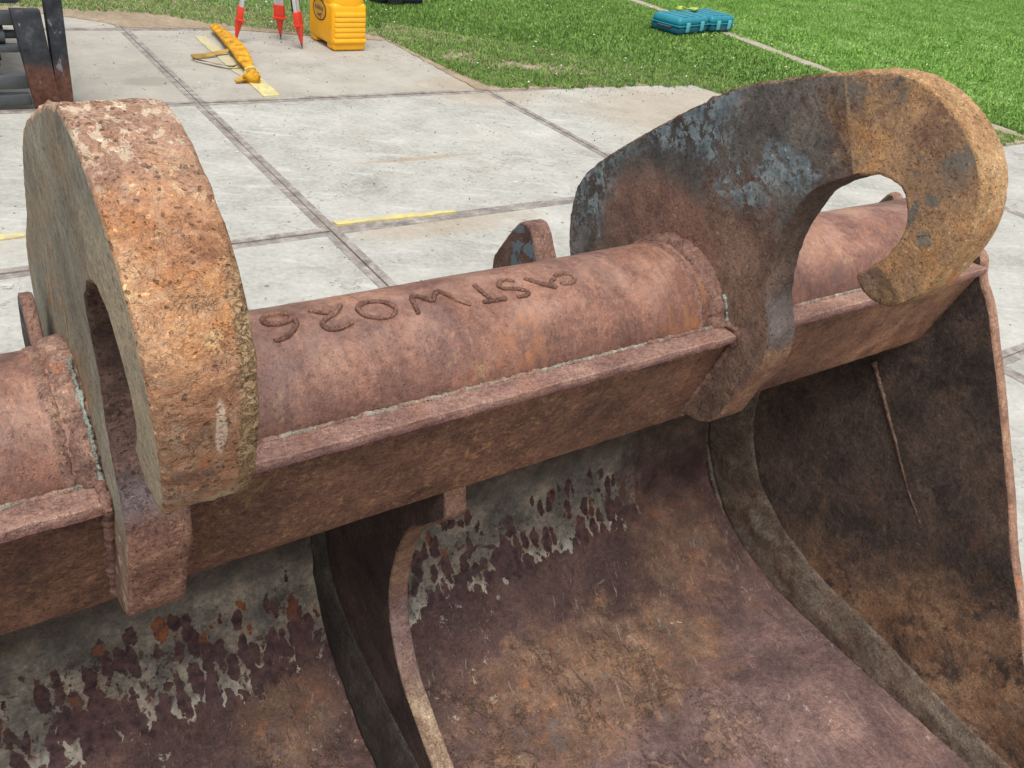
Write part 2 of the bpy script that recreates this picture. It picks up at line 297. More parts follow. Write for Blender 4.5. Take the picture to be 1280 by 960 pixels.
def hook_r_rim():
    m = Mat('hook_rim_tan'); m.dt = .7; o = m.xyz()
    c = rust_base(m, sr(132, 98, 66), sr(172, 134, 94), sr(200, 166, 124), 11)
    c = m.mix(m.step(m.noise(13, 6, 0.7), 0.53, 0.66), c, sr(184, 120, 70))
    c = m.mix(m.step(o[2], 1.22, 1.17), c, rust_base(m, sr(104, 78, 60), sr(142, 108, 84), sr(168, 134, 104), 14))
    # bore and lower web: brown then bare blue-grey steel
    bore = m.mul(m.step(o[1], 0.583, 0.592), m.step(o[2], 1.31, 1.303))
    c = m.mix(bore, c, rust_base(m, sr(60, 48, 44), sr(88, 70, 62), sr(116, 94, 82), 14))
    c = m.mix(m.mul(m.mul(bore, 0.4), m.step(m.m_('ABSOLUTE', m.sub(o[2], 1.062)), 0.055, 0.01)), c, sr(112, 110, 112))
    c = m.mix(m.step(o[2], 1.035, 1.01), c, rust_base(m, sr(92, 66, 56), sr(128, 94, 76), sr(156, 120, 92), 20))
    up = m.step(o[1], 0.66, 0.70)
    c = m.mix(m.mul(up, m.step(o[2], 1.0, 1.1)), c, rust_base(m, sr(66, 50, 42), sr(108, 84, 68), sr(160, 136, 112), 20))
    dr = m.noise(1.0, 4, 0.6, vec=m.sc(m.pos, 240, 18, 18)); m.bmp(dr, 0.0012)
    grain(m, 1.6, 1.5); return m.done(c, 0.8)
def hook_l_face():
    m = Mat('hook_face_grey'); m.dt = .6; o = m.xyz()
    c = rust_base(m, sr(104, 98, 86), sr(136, 130, 116), sr(164, 156, 136), 7)
    st = m.noise(1.0, 7, 0.72, 0.3, vec=m.sc(m.rot(m.pos, -0.12, 0, 0), 10, 75, 11))
    c = m.mix(m.mul(m.step(st, 0.52, 0.66), 0.7), c, sr(134, 144, 132))
    c = m.mix(m.mul(m.step(m.noise(6, 6, 0.7), 0.50, 0.64), 0.6), c, sr(140, 114, 86))
    st2 = m.noise(1.0, 6, 0.75, vec=m.sc(m.rot(m.pos, -0.12, 0, 0), 20, 150, 26))
    zone = m.mul(m.step(o[1], 0.66, 0.74), m.step(o[2], 1.38, 1.28))
    c = m.mix(m.mul(m.step(st2, 0.57, 0.62), zone), c, sr(62, 54, 46))
    c = m.mix(m.mul(m.step(m.noise(14, 6, 0.7), 0.55, 0.64), zone), c, sr(150, 116, 78))
    # pale smooth band next to the curled tip
    tip = m.mul(m.step(m.add(o[1], m.mul(m.sub(m.noise(8, 5), .5), .06)), 0.60, 0.55), m.step(o[2], 1.40, 1.33))
    c = m.mix(m.mul(tip, 0.85), c, rust_base(m, sr(132, 122, 104), sr(158, 144, 122), sr(178, 160, 132), 8))
    low = m.step(o[2], 1.04, 0.98)
    c = m.mix(low, c, rust_base(m, sr(96, 76, 68), sr(130, 104, 90), sr(156, 128, 108), 16))
    c = m.mix(m.mul(m.step(m.noise(60, 4, 0.7), 0.56, 0.62), low), c, sr(178, 160, 140))
    m.bmp(m.mul(st2, zone), 0.003); m.bmp(st, 0.0012); grain(m, 0.9); return m.done(c, 0.75)
def hook_l_rim():
    m = Mat('hook_rim_orange'); m.dt = .9; o = m.xyz()
    m.fine_amt = .6; c = rust_base(m, sr(134, 92, 68), sr(174, 126, 92), sr(200, 158, 122), 16)
    c = m.mix(m.mul(m.step(m.noise(26, 7, 0.72, 0.4), 0.47, 0.60), 0.85), c, rust_base(m, sr(158, 102, 64), sr(186, 128, 82), sr(206, 156, 110), 30))
    c = m.mix(m.mul(m.step(m.noise(13, 6, 0.7, vec=m.rot(m.pos, 1, 1, 0)), 0.52, 0.62), 0.8), c, sr(138, 100, 84))
    c = m.mix(m.step(m.noise(42, 6, 0.7, vec=m.rot(m.pos, 2, 1, 0)), 0.58, 0.64), c, sr(206, 168, 122))
    # browner towards the tip
    br = m.step(m.add(o[2], m.mul(m.sub(m.noise(8, 5), 0.5), 0.12)), 1.345, 1.27)
    c = m.mix(m.mul(br, 0.9), c, rust_base(m, sr(112, 78, 60), sr(146, 104, 80), sr(168, 124, 98), 15))
    c = m.mix(m.mul(br, m.mul(m.step(m.noise(11, 6, 0.7, vec=m.rot(m.pos, 0, 1, 2)), 0.55, 0.64), 0.8)), c, sr(108, 88, 82))
    c = m.mix(m.mul(m.step(m.noise(12, 5, 0.7, vec=m.rot(m.pos, 3, 1, 2)), 0.58, 0.66), m.step(o[2], 1.28, 1.2)), c, sr(176, 104, 56))
    gb = m.step(m.noise(9, 8, .75, .5, vec=m.rot(m.pos, 2, 2, 0)), .47, .60); c = m.mix(m.mul(gb, .7), c, rust_base(m, sr(108, 84, 68), sr(146, 116, 94), sr(176, 148, 122), 28))
    # pale pitted patches on the crown
    top = m.step(m.add(o[2], m.mul(o[1], 0.15)), 1.455, 1.51)
    c = m.mix(m.mul(top, 0.7), c, rust_base(m, sr(118, 90, 80), sr(160, 130, 114), sr(190, 164, 146), 24))
    ws = m.step(m.noise(90, 6, 0.66, 0.2, vec=m.sc(m.pos, 1, 0.6, 1)), 0.535, 0.575)
    c = m.mix(m.mul(m.mul(ws, m.mx(top, 0.16)), 0.85), c, sr(208, 188, 162))
    # scraped white mark, paler scar low down
    c = m.mix(m.mul(m.blob((0.1185, 1.268), (0.0035, 0.022), 0.3, 0.15, 60, (0, 2)), 0.75), c, sr(204, 180, 160))
    c = m.mix(m.mul(m.blob((0.126, 1.19), (0.020, 0.007), 0.5, 0.25, 40, (0, 2), m.rot(m.pos, 0, 0, 0)), 0.7), c, sr(176, 158, 128))
    # crusty tan strip down the far edge
    strip = m.mul(m.step(m.add(o[0], m.mul(m.sub(m.noise(12, 4), 0.5), 0.016)), 0.130, 0.136), m.step(o[2], 1.40, 1.33))
    w = m.noise(125, 3, 0.55, 0.8); wr = m.m_('ABSOLUTE', m.sub(w, 0.5))
    crust = m.mix(m.step(wr, -0.02, 0.09), sr(128, 100, 74), m.ramp(m.noise(40), [(0.35, sr(152, 122, 90)), (0.65, sr(182, 154, 118))]))
    c = m.mix(m.mul(strip, m.step(o[1], 0.60, 0.58)), c, crust)
    m.bmp(m.mul(strip, m.step(wr, 0.0, 0.08)), 0.0022)
    # inner bore and the lower lug
    bore = m.mul(m.step(o[1], 0.588, 0.594), m.step(o[2], 1.31, 1.303))
    c = m.mix(bore, c, rust_base(m, sr(56, 42, 38), sr(84, 62, 56), sr(112, 86, 76), 22))
    lug = m.mul(m.step(m.add(o[2], m.mul(m.sub(m.noise(20, 4), .5), .06)), 1.07, 1.01), m.step(o[1], 0.57, 0.58))
    c = m.mix(lug, c, rust_base(m, sr(104, 72, 64), sr(136, 98, 84), sr(166, 128, 104), 26))
    c = speck(m, c, sr(200, 168, 128), 90, (0.64, 0.72), lug)
    c = m.mix(m.mul(m.mul(m.step(m.m_('ABSOLUTE', m.sub(o[2], 1.055)), 0.035, 0.0), 0.6), m.step(o[1], 0.60, 0.61)), c, sr(112, 104, 108))
    m.bmp(m.noise(45, 5, 0.65), 0.0035); grain(m, 1.4, 2.0); return m.done(c, 0.82)

def concrete_mat():
    m = Mat('slab_concrete'); o = m.xyz()
    c = m.ramp(m.add(m.mul(m.noise(2.2, 8, 0.7, 0.3), 0.6), m.mul(m.noise(38, 6, 0.7), 0.4)), [(0.34, sr(134, 133, 126)), (0.5, sr(166, 165, 158)), (0.66, sr(188, 187, 180))])
    # brushed light scuffs
    sc_ = m.noise(1.0, 6, 0.7, 0.5, vec=m.sc(m.rot(m.pos, 0, 0, 0.5), 3, 16, 1)); c = m.mix(m.mul(m.step(sc_, 0.52, 0.70), 0.35), c, sr(208, 208, 204))
    far = m.step(o[1], 5.2, 5.35)
    c = m.mix(m.mul(far, 0.65), c, m.ramp(m.noise(2.5, 6, 0.7), [(0.35, sr(146, 140, 130)), (0.65, sr(172, 166, 155))]))
    # soil washed over the slabs
    d1 = m.mx(m.blob((4.9, 4.6), (0.9, 0.65), 1.0, 0.35, 3, (0, 1)), m.mx(m.blob((2.0, 3.25), (0.45, 0.12), 0.9, 0.4, 5, (0, 1)), m.blob((3.5, 5.3), (0.5, 0.35), 0.9, 0.4, 5, (0, 1))))
    c = m.mix(m.mul(d1, m.mul(m.noise(24, 6, 0.75), 1.0)), c, sr(160, 142, 120))
    c = m.mix(m.mul(m.step(m.noise(1.5, 5, 0.7, vec=m.rot(m.pos, 0, 0, 1)), 0.54, 0.68), 0.35), c, sr(160, 150, 136))
    c = m.mix(m.step(m.voro(7), 0.085, 0.05), c, m.ramp(m.voro(7, out=1), [(0.45, sr(120, 112, 100)), (0.55, sr(196, 192, 184))]))
    c = m.mix(m.mul(m.step(m.voro(17), 0.12, 0.07), m.step(m.noise(3, 3), 0.45, 0.55)), c, sr(84, 78, 70))
    c = m.mix(m.mul(m.blob((2.3, 4.1), (0.34, 0.025), 0.6, 0.4, 6, (0, 1), m.pos), 0.7), c, sr(160, 140, 116))
    c = m.mix(m.mul(m.blob((1.30, 5.75), (0.16, 0.10), 0.5, 0.3, 8, (0, 1)), 0.5), c, sr(134, 130, 118))
    crk = m.m_('ABSOLUTE', m.sub(m.noise(1.6, 7, 0.6, vec=m.rot(m.pos, 0, 0, 2)), 0.5))
    c = m.mix(m.mul(m.step(crk, 0.0022, 0.0006), m.step(m.noise(1.2, 2), .48, .56)), c, sr(112, 106, 98))
    m.bmp(m.noise(60, 6, 0.7), 0.002); m.bmp(m.noise(300, 4, 0.7), 0.0012)
    return m.done(c, 0.9, spec=0.2)
def steel_mat():
    m = Mat('slab_edge_steel'); c = m.ramp(m.noise(12, 7, 0.7), [(0.35, sr(106, 100, 96)), (0.52, sr(138, 131, 126)), (0.66, sr(170, 164, 156))])
    c = m.mix(m.mul(m.step(m.noise(4, 6, 0.7), 0.52, 0.62), 0.4), c, sr(126, 114, 102))
    c = m.mix(m.mul(m.step(m.noise(15, 8, 0.8), 0.55, 0.60), 0.6), c, sr(164, 160, 150))
    m.bmp(m.noise(90, 5), 0.0015); return m.done(c, 0.75)

def div_edge():
    m = Mat('divider_edge_rust'); o = m.xyz(); n = m.mul(m.sub(m.noise(9, 5), .5), .15)
    c = rust_base(m, sr(76, 55, 46), sr(108, 80, 66), sr(138, 108, 88), 14)
    c = m.mix(m.step(m.add(o[2], n), .52, .46), c, rust_base(m, sr(84, 64, 60), sr(114, 90, 86), sr(140, 116, 110), 12))
    c = m.mix(m.step(m.add(o[2], n), .38, .30), c, rust_base(m, sr(100, 78, 62), sr(138, 114, 94), sr(176, 156, 130), 18))
    grain(m, 1.3); return m.done(c, .82)
def strip_mat():
    m = Mat('wear_strip_grey'); c = rust_base(m, sr(78, 65, 57), sr(110, 94, 82), sr(142, 124, 109), 9)
    c = m.mix(m.mul(m.step(m.noise(8, 8, 0.78, 0.5), 0.48, 0.58), 0.7), c, rust_base(m, sr(98, 91, 81), sr(126, 117, 104), sr(152, 142, 127), 20))
    c = m.mix(m.mul(m.step(m.noise(7, 8, 0.78, vec=m.rot(m.pos, 1, 1, 1)), 0.48, 0.60), 0.75), c, rust_base(m, sr(62, 46, 38), sr(90, 68, 55), sr(120, 94, 76), 16))
    m.bmp(m.noise(30, 6, 0.7), 0.012); grain(m, 1.8, 2); return m.done(c, 0.9)
def weld_line_mat():
    m = Mat('weld_crust'); c = rust_base(m, sr(104, 76, 68), sr(140, 110, 98), sr(168, 138, 122), 30)
    c = m.mix(m.mul(m.step(m.noise(26, 6, 0.75), 0.46, 0.54), 0.85), c, rust_base(m, sr(120, 112, 98), sr(148, 142, 128), sr(172, 170, 156), 40))
    grain(m, 1.5); return m.done(c, 0.85)
M = dict(
    tube=tube_mat(), ledge=ledge_mat(), beam=beam_mat(), side=side_mat(), hrf=hook_r_face(), hrr=hook_r_rim(),
    hlf=hook_l_face(), hlr=hook_l_rim(), conc=concrete_mat(), steel=steel_mat(),
    weld=plain_rust('weld_rust', sr(98, 73, 66), sr(130, 100, 88), sr(160, 130, 112), 0.1, 24),
    weldpale=weld_line_mat(),
    weldgrey=plain_rust('weld_grey', sr(96, 92, 86), sr(132, 136, 128), sr(160, 176, 168), 0.0, 40),
    edge=plain_rust('plate_edge_rust', sr(108, 80, 66), sr(144, 110, 92), sr(170, 136, 114), 0.12, 14, 0.8),
    divedge=div_edge(),
    divface=plain_rust('divider_dark', sr(44, 35, 34), sr(66, 52, 48), sr(92, 74, 66), 0.0, 8, 1.3),
    strip=strip_mat(),
    stripd=plain_rust('wear_strip_dark', sr(42, 38, 36), sr(60, 54, 50), sr(84, 76, 69), 0.0, 9, 1.2),
    lug=plain_rust('lug_rust', sr(92, 66, 58), sr(124, 94, 84), sr(150, 118, 104), 0.2, 20),
    letter=plain_rust('letter_rust', sr(80, 56, 49), sr(110, 79, 68), sr(138, 104, 89), 0.0, 20, 0.4),
)
M['shell'] = None
Mat.ramp_x = lambda s, v: v
M['shell'] = shell_mat()
def lug_face():
    m = Mat('lug_face_painted'); c = rust_base(m, sr(62, 46, 40), sr(86, 62, 54), sr(110, 82, 70), 20)
    k = m.step(m.noise(26, 6, 0.6, 0.4), 0.46, 0.48); c = m.mix(m.mul(k, m.step(m.xyz()[1], 0.985, 0.97)), c, sr(94, 106, 114))
    c = m.mix(m.step(m.noise(20, 6, 0.7, vec=m.rot(m.pos, 1, 2, 3)), 0.56, 0.58), c, sr(36, 36, 40))
    grain(m, 1); return m.done(c, 0.7)
M['lugface'] = lug_face()

# ------------------------------------------------------------------ object helpers
def mesh_obj(name, verts, faces, mats=None, parent=None, smooth=True, uvs=None, fmat=None, auto=None):
    me = bpy.data.meshes.new(name); me.from_pydata([tuple(v) for v in verts], [], [tuple(f) for f in faces])
    mats = mats if isinstance(mats, (list, tuple)) else [mats]
    for mm in mats: me.materials.append(mm)
    if fmat is not None:
        me.polygons.foreach_set('material_index', fmat)
    if uvs is not None:
        ul = me.uv_layers.new(name='UVMap'); vi = np.empty(len(me.loops), dtype=np.int32); me.loops.foreach_get('vertex_index', vi)
        ul.data.foreach_set('uv', np.asarray(uvs, dtype=np.float32)[vi].ravel())
    me.update()
    bm = bmesh.new(); bm.from_mesh(me); bmesh.ops.recalc_face_normals(bm, faces=bm.faces) if uvs is None else None
    bm.to_mesh(me); bm.free()
    if smooth: me.polygons.foreach_set('use_smooth', [True] * len(me.polygons))
    if auto is not None: me.set_sharp_from_angle(angle=math.radians(auto))
    o = bpy.data.objects.new(name, me); COL.objects.link(o)
    if parent is not None: adopt(o, parent)
    return o
def adopt(o, parent):
    o.parent = parent
    p = parent; mw = Matrix.Identity(4); chain = []
    while p is not None: chain.append(p); p = p.parent
    for p in reversed(chain): mw = mw @ p.matrix_parent_inverse @ Matrix.LocRotScale(p.location, p.rotation_euler, p.scale)
    o.matrix_parent_inverse = mw.inverted()
def thing(name, label, cat, loc=(0, 0, 0), group=None, rz=0):
    o = bpy.data.objects.new(name, None); COL.objects.link(o); o.location = loc; o.rotation_euler = (0, 0, rz)
    o.empty_display_size = 0.1; tag(o, label, cat, group); return o
def tag(o, label=None, cat=None, group=None, kind=None):
    if label: o['label'] = label
    if cat: o['category'] = cat
    if group: o['group'] = group
    if kind: o['kind'] = kind
    return o
class MB:
    def __init__(s): s.v = []; s.f = []
    def add(s, v, f): k = len(s.v); s.v += [tuple(x) for x in v]; s.f += [tuple(i + k for i in q) for q in f]
    def box(s, x0, x1, y0, y1, z0, z1, T=None, bev=0.0):
        bm = bmesh.new(); bmesh.ops.create_cube(bm, size=1)
        for v in bm.verts: v.co = Vector(((x0 + x1) / 2 + v.co.x * (x1 - x0), (y0 + y1) / 2 + v.co.y * (y1 - y0), (z0 + z1) / 2 + v.co.z * (z1 - z0)))
        if bev: bmesh.ops.bevel(bm, geom=list(bm.edges), offset=bev, segments=2, affect='EDGES', profile=0.6)
        s.bm(bm, T)
    def bm(s, bm, T=None):
        bm.verts.index_update()
        s.add([(T @ v.co) if T else v.co for v in bm.verts], [[v.index for v in f.verts] for f in bm.faces]); bm.free()
    def tube(s, pts, r, n=8, jit=0.0, squash=1.0, up=None):
        pts = [Vector(p) for p in pts]; rings = []
        for i, p in enumerate(pts):
            t = (pts[min(i + 1, len(pts) - 1)] - pts[max(i - 1, 0)]).normalized()
            u = up or (Vector((0, 0, 1)) if abs(t.z) < 0.9 else Vector((1, 0, 0)))
            a_ = t.cross(u).normalized(); b_ = a_.cross(t).normalized()
            rr = r(i / max(1, len(pts) - 1)) if callable(r) else r
            rings.append([p + (a_ * math.cos(2 * PI * k / n) + b_ * math.sin(2 * PI * k / n) * squash) * rr * (1 + jit * mn.noise(p * 150 + Vector((k * 0.8, 0, 0)))) for k in range(n)])
        v = [q for g in rings for q in g]; f = []
        for i in range(len(rings) - 1):
            for k in range(n): f.append((i * n + k, i * n + (k + 1) % n, (i + 1) * n + (k + 1) % n, (i + 1) * n + k))
        f.append(tuple(range(n))[::-1]); f.append(tuple((len(rings) - 1) * n + k for k in range(n)))
        s.add(v, f)
    def obj(s, name, mat, parent=None, smooth=True, auto=35, **kw): return mesh_obj(name, s.v, s.f, mat, parent, smooth, auto=auto, **kw)

def catmull(P, closed=True, step=0.006):
    P = [Vector(p) for p in P]; n = len(P); out = []
    for i in range(n if closed else n - 1):
        g = lambda k: P[k % n] if closed else P[min(max(k, 0), n - 1)]
        p0, p1, p2, p3 = g(i - 1), g(i), g(i + 1), g(i + 2)
        m = max(1, int((p2 - p1).length / step))
        for j in range(m):
            t = j / m
            out.append(0.5 * ((2 * p1) + (p2 - p0) * t + (2 * p0 - 5 * p1 + 4 * p2 - p3) * t * t + (3 * p1 - p0 - 3 * p2 + p3) * t ** 3))
    if not closed: out.append(P[-1])
    return out

def plate(name, out2, x0, x1, mats, parent, bev=0.003, lean=lambda z, t: 0.0, rough=0.0012, nmid=10, rfun=None):
    """thick plate in a plane X = const from a closed (y, z) outline; face material 0, rim material 1; flame-cut rim"""
    area = sum(out2[i].x * out2[(i + 1) % len(out2)].y - out2[(i + 1) % len(out2)].x * out2[i].y for i in range(len(out2)))
    if area < 0: out2 = out2[::-1]
    n = len(out2); nor = []
    for i in range(n):
        t = out2[(i + 1) % n] - out2[i - 1]; nor.append(Vector((t.y, -t.x)).normalized())
    th = x1 - x0
    layers = [(x0, bev * 1.6), (x0, bev), (x0 + bev * 0.3, bev * 0.3)] + [(x0 + bev + (th - 2 * bev) * k / nmid, 0.0) for k in range(nmid + 1)] + [(x1 - bev * 0.3, bev * 0.3), (x1, bev), (x1, bev * 1.6)]
    v = []; f = []; fm = []
    for li, (x, off) in enumerate(layers):
        for i in range(n):
            p = out2[i] - nor[i] * off
            q = Vector((x, p.x, p.y))
            a_ = rough if rfun is None else rfun(p.x, p.y)
            d = 0.0
            if 1 < li < len(layers) - 2 or li in (1, len(layers) - 2):
                d = a_ * (mn.fractal(q * Vector((0.5, 1, 1)) * 70, 0.9, 2.0, 3) + 0.6 * mn.noise(q * 260))
                if li in (2, 3): d += a_ * 1.1 * mn.noise(q * 130 + Vector((9, 3, 1)))
            q += Vector((0, nor[i].x, nor[i].y)) * d
            q.x += lean(q.z, (x - x0) / th)
            v.append(q)
    for l in range(len(layers) - 1):
        for i in range(n):
            f.append((l * n + i, l * n + (i + 1) % n, (l + 1) * n + (i + 1) % n, (l + 1) * n + i)); fm.append(0 if l in (0, len(layers) - 2) else 1)
    f.append(tuple(range(n))[::-1]); fm.append(0)
    f.append(tuple((len(layers) - 1) * n + i for i in range(n))); fm.append(0)
    o = mesh_obj(name, v, f, mats, parent, True, fmat=fm)
    bm = bmesh.new(); bm.from_mesh(o.data); bmesh.ops.triangulate(bm, faces=[q for q in bm.faces if len(q.verts) > 4]); bm.to_mesh(o.data); bm.free()
    o.data.set_sharp_from_angle(angle=math.radians(50))
    return o

# ================================================================== THE BUCKET
BK = thing('excavator_bucket', 'large rusty excavator bucket with two thick curled hooks and raised letters on its tube', 'excavator bucket', (0.4, 0.83, 0.0))
XS, XE = 1.6208, -0.78                      # right and left side plate planes (inner faces)
CY, CZ, TR = 0.831, 0.991, 0.110            # tube axis and radius
# torque tube
def build_tube():
    nx, na = 420, 96; v = []; f = []
    for i in range(nx + 1):
        x = XE + (XS - XE) * i / nx
        for k in range(na):
            t = 2 * PI * k / na
            p = Vector((x, math.cos(t), math.sin(t)))
            d = 0.0012 * mn.noise(Vector((x * 5, p.y * 2, p.z * 2))) + 0.0005 * mn.noise(Vector((x * 40, p.y * 6, p.z * 6)))
            v.append((x, CY + (TR + d) * p.y, CZ + (TR + d) * p.z))
    for i in range(nx):
        for k in range(na): f.append((i * na + k, i * na + (k + 1) % na, (i + 1) * na + (k + 1) % na, (i + 1) * na + k))
    f.append(tuple(range(na))); f.append(tuple(nx * na + k for k in range(na)))
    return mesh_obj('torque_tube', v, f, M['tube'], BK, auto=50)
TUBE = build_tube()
def on_tube(x, deg, r=TR):  # angle from the camera side, up
    t = math.radians(deg); return Vector((x, CY - r * math.cos(t), CZ + r * math.sin(t)))
LET = {
'6': [[(0.3144, 92.0), (0.3023, 96.0), (0.2871, 94.2), (0.2814, 90.3), (0.2843, 85.7), (0.2965, 83.6), (0.3097, 85.7), (0.3144, 88.6), (0.3144, 92.0)], [(0.3144, 92.0), (0.3155, 83.5), (0.3090, 76.9), (0.2960, 72.0), (0.2814, 71.0)]],
'2': [[(0.3382, 92.3), (0.3497, 87.3), (0.3635, 86.1)], [(0.3787, 92.7), (0.3673, 85.5), (0.3487, 80.0), (0.3423, 75.9), (0.3469, 71.7), (0.3611, 71.1), (0.3771, 73.5)]],
'O': [[(0.4362, 76.3), (0.4322, 74.0), (0.4255, 72.6), (0.4173, 72.4), (0.4086, 73.3), (0.4008, 75.2), (0.3953, 78.0), (0.3929, 81.2), (0.3939, 84.6), (0.3984, 87.5), (0.4055, 89.4), (0.4139, 89.8), (0.4224, 88.6), (0.4297, 86.0), (0.4349, 82.8), (0.4371, 79.3), (0.4362, 76.3)]],
'W': [[(0.461, 69.9), (0.4692, 87.0), (0.4893, 78.4)], [(0.4893, 78.4), (0.5048, 87.2), (0.5187, 77.7), (0.5342, 69.1)]],
'T': [[(0.5592, 87.8), (0.5615, 77.5), (0.566, 70.6)], [(0.5529, 69.5), (0.5704, 69.2), (0.5882, 68.8)]],
'S': [[(0.6172, 83.2), (0.605, 86.9), (0.5927, 83.5), (0.5929, 78.5), (0.6133, 74.7), (0.6243, 70.8), (0.6186, 68.2), (0.6042, 68.4)]],
'A': [[(0.6334, 84.2), (0.6493, 76.4), (0.6692, 69.4)], [(0.6692, 69.4), (0.6678, 75.5), (0.6776, 78.7)], [(0.6477, 76.8), (0.6629, 73.3)]],
'C': [[(0.6804, 80.9), (0.6944, 82.3), (0.7055, 79.4), (0.7062, 73.7), (0.6934, 71.1), (0.6798, 72.7)]]}
for ch, strokes in LET.items():
    mb = MB()
    for si, st in enumerate(strokes):
        pp = catmull([(x, math.radians(t) * TR) for x, t in st], False, 0.0007)
        pts = [on_tube(p.x + 0.0006 * mn.noise(Vector((p.x * 300, p.y * 300, 1))), math.degrees(p.y / TR), TR + 0.0008) for p in pp]
        ph = random.random() * 9
        mb.tube(pts, lambda u, ph=ph, L_=0.0007 * len(pts): 0.0031 * (1 + 0.13 * math.sin(u * L_ * 2200 + ph) + .2 * mn.noise(Vector((u * 9, ph, 0)))) * (0.75 + 0.25 * min(1, 8 * u, 8 * (1 - u))), 10, 0.25)
    mb.obj('raised_letter', M['letter'], TUBE, auto=None)
# ledge plate on the front of the tube
def sweep(name, sec, x0, x1, nx, mats, parent, wob=0.0, fm=None, wobi=()):
    v = []; f = []; n = len(sec); fmm = []
    for i in range(nx + 1):
        x = x0 + (x1 - x0) * i / nx
        for k, (y, z) in enumerate(sec):
            d = wob * (mn.fractal(Vector((x * 30, k * 0.15, 0)), 0.9, 2, 4)) if k in wobi else 0
            d2 = wob * 0.5 * mn.noise(Vector((x * 45, 5, 0))) if k in wobi else 0
            v.append((x, y + d, z + d2))
    for i in range(nx):
        for k in range(n): f.append((i * n + k, i * n + (k + 1) % n, (i + 1) * n + (k + 1) % n, (i + 1) * n + k)); fmm.append(fm[k] if fm else 0)
    f.append(tuple(range(n))); f.append(tuple(nx * n + k for k in range(n))); fmm += [0, 0]
    return mesh_obj(name, v, f, mats, parent, fmat=fmm, auto=32)
sweep('top_ledge', [(.745, 1.013), (.745, 1.0175), (.705, 1.0203), (.6895, 1.0212), (.6875, 1.0198), (.6875, 1.013), (.6880, 1.0076), (.6900, 1.0070), (.745, 1.0070)], XE + .002, XS - .002, 900, M['ledge'], BK, 0.0017, wobi=(3, 4, 5, 6, 7))
bsec = [(.6975, 1.0055)] + [(.6975 + (.7535 - .6975) * t, 1.0055 + (.829 - 1.0055) * t) for t in (.2, .4, .6, .8, .97)] + [(.757, .8245), (.762, .822), (.80, .8225), (.88, .83), (.93, .87), (.94, .93), (.90, .96), (.76, 1.0055)]
sweep('box_beam', bsec, XE + .002, XS - .002, 500, M['beam'], BK, 0.0012, wobi=(5, 6, 7))
# pale crusty weld along tube and ledge
mb = MB(); L = [Vector((x, .7225 + .0015 * mn.noise(Vector((x * 60, 0, 0))), 1.0195 + 0.0012 * mn.noise(Vector((x * 90, 3, 0))))) for x in np.arange(XE + .01, XS - .01, .003)]
mb.tube(L, lambda u: 0.0032 * (1 + 0.5 * mn.noise(Vector((u * 500, 0, 0))) + .3 * mn.noise(Vector((u * 1400, 0, 0)))), 8, 0.5)
mb.obj('ledge_weld', M['weldpale'], TUBE, auto=None)

# hooks
HK = [(1.094, 0.9676), (1.1102, 1.0279), (1.1045, 1.0944), (1.067, 1.1465), (0.9764, 1.2235), (0.8758, 1.3003), (0.8116, 1.3429), (0.7144, 1.3837), (0.649, 1.4067), (0.6083, 1.4192), (0.5776, 1.4237), (0.5383, 1.4169), (0.4945, 1.3968), (0.4605, 1.3685), (0.4406, 1.3355), (0.4323, 1.2925), (0.4407, 1.2449), (0.4579, 1.2004), (0.4804, 1.1749), (0.5056, 1.1654), (0.5284, 1.1708), (0.5444, 1.1854), (0.5331, 1.2018), (0.5183, 1.2226), (0.5083, 1.2521), (0.5121, 1.2788), (0.527, 1.3027), (0.5478, 1.3096), (0.5697, 1.3075), (0.6012, 1.292), (0.6422, 1.2588), (0.6551, 1.2307), (0.6667, 1.193), (0.6696, 1.1443), (0.6627, 1.103), (0.6476, 1.0674), (0.638, 1.0508), (0.633, 1.0295), (0.6343, 0.9922), (0.66, 0.931), (0.6816, 0.8719), (0.7245, 0.8434), (0.79, 0.845), (.88, .85), (.98, .87), (1.05, .91)]
hk = catmull(HK, True, 0.0045)
def rr_right(y, z):
    top = 1.0 if (z > 1.30 and 0.55 < y < 0.90) else 0.0
    return 0.0011 + 0.0012 * top
XR = 0.9418
hr = plate('hook_plate', hk, XR, XR + 0.057, [M['hrf'], M['hrr']], BK, 0.0035, rfun=rr_right, nmid=12)
tag(hr, 'hook plate with blue-grey paint remains and ochre head')
lean = lambda z, t: (1 - t) * float(np.interp(z, [.83, 1.17, 1.30, 1.42], [0, .0102, .003, .0])) + t * (0.03 * max(0.0, z - 0.83) - 0.045 * max(0.0, z - 1.2))
hl = plate('hook_plate', hk, 0.076, 0.134, [M['hlf'], M['hlr']], BK, 0.004, lean=lean, rfun=lambda y, z: 0.0022, nmid=14)
tag(hl, 'nearer hook plate with grey face and bright orange pitted rim')
# weld collars where the tube meets each hook face
def collar(x, sgn, mat, parent, rad=0.012, tr=TR + 0.004, name='weld_bead', sq=1.0):
    mb = MB(); ring = []
    n = 260; v = []; f = []; m_ = 10
    for i in range(n):
        t = 2 * PI * i / n
        for k in range(m_):
            q = PI * k / (m_ - 1)
            rp = rad * (1 + 0.035 * math.sin(t * 75) + 0.30 * mn.noise(Vector((math.cos(t) * 9, math.sin(t) * 9, k * .4))) + .15 * mn.noise(Vector((math.cos(t) * 40, math.sin(t) * 40, k))))
            v.append((x + sgn * rp * sq * math.cos(q) * 1.3, CY + (tr - 0.004 + rp * math.sin(q)) * math.cos(t), CZ + (tr - 0.004 + rp * math.sin(q)) * math.sin(t)))
    for i in range(n):
        for k in range(m_ - 1): f.append((i * m_ + k, ((i + 1) % n) * m_ + k, ((i + 1) % n) * m_ + k + 1, i * m_ + k + 1))
    return mesh_obj(name, v, f, mat, parent, auto=None)
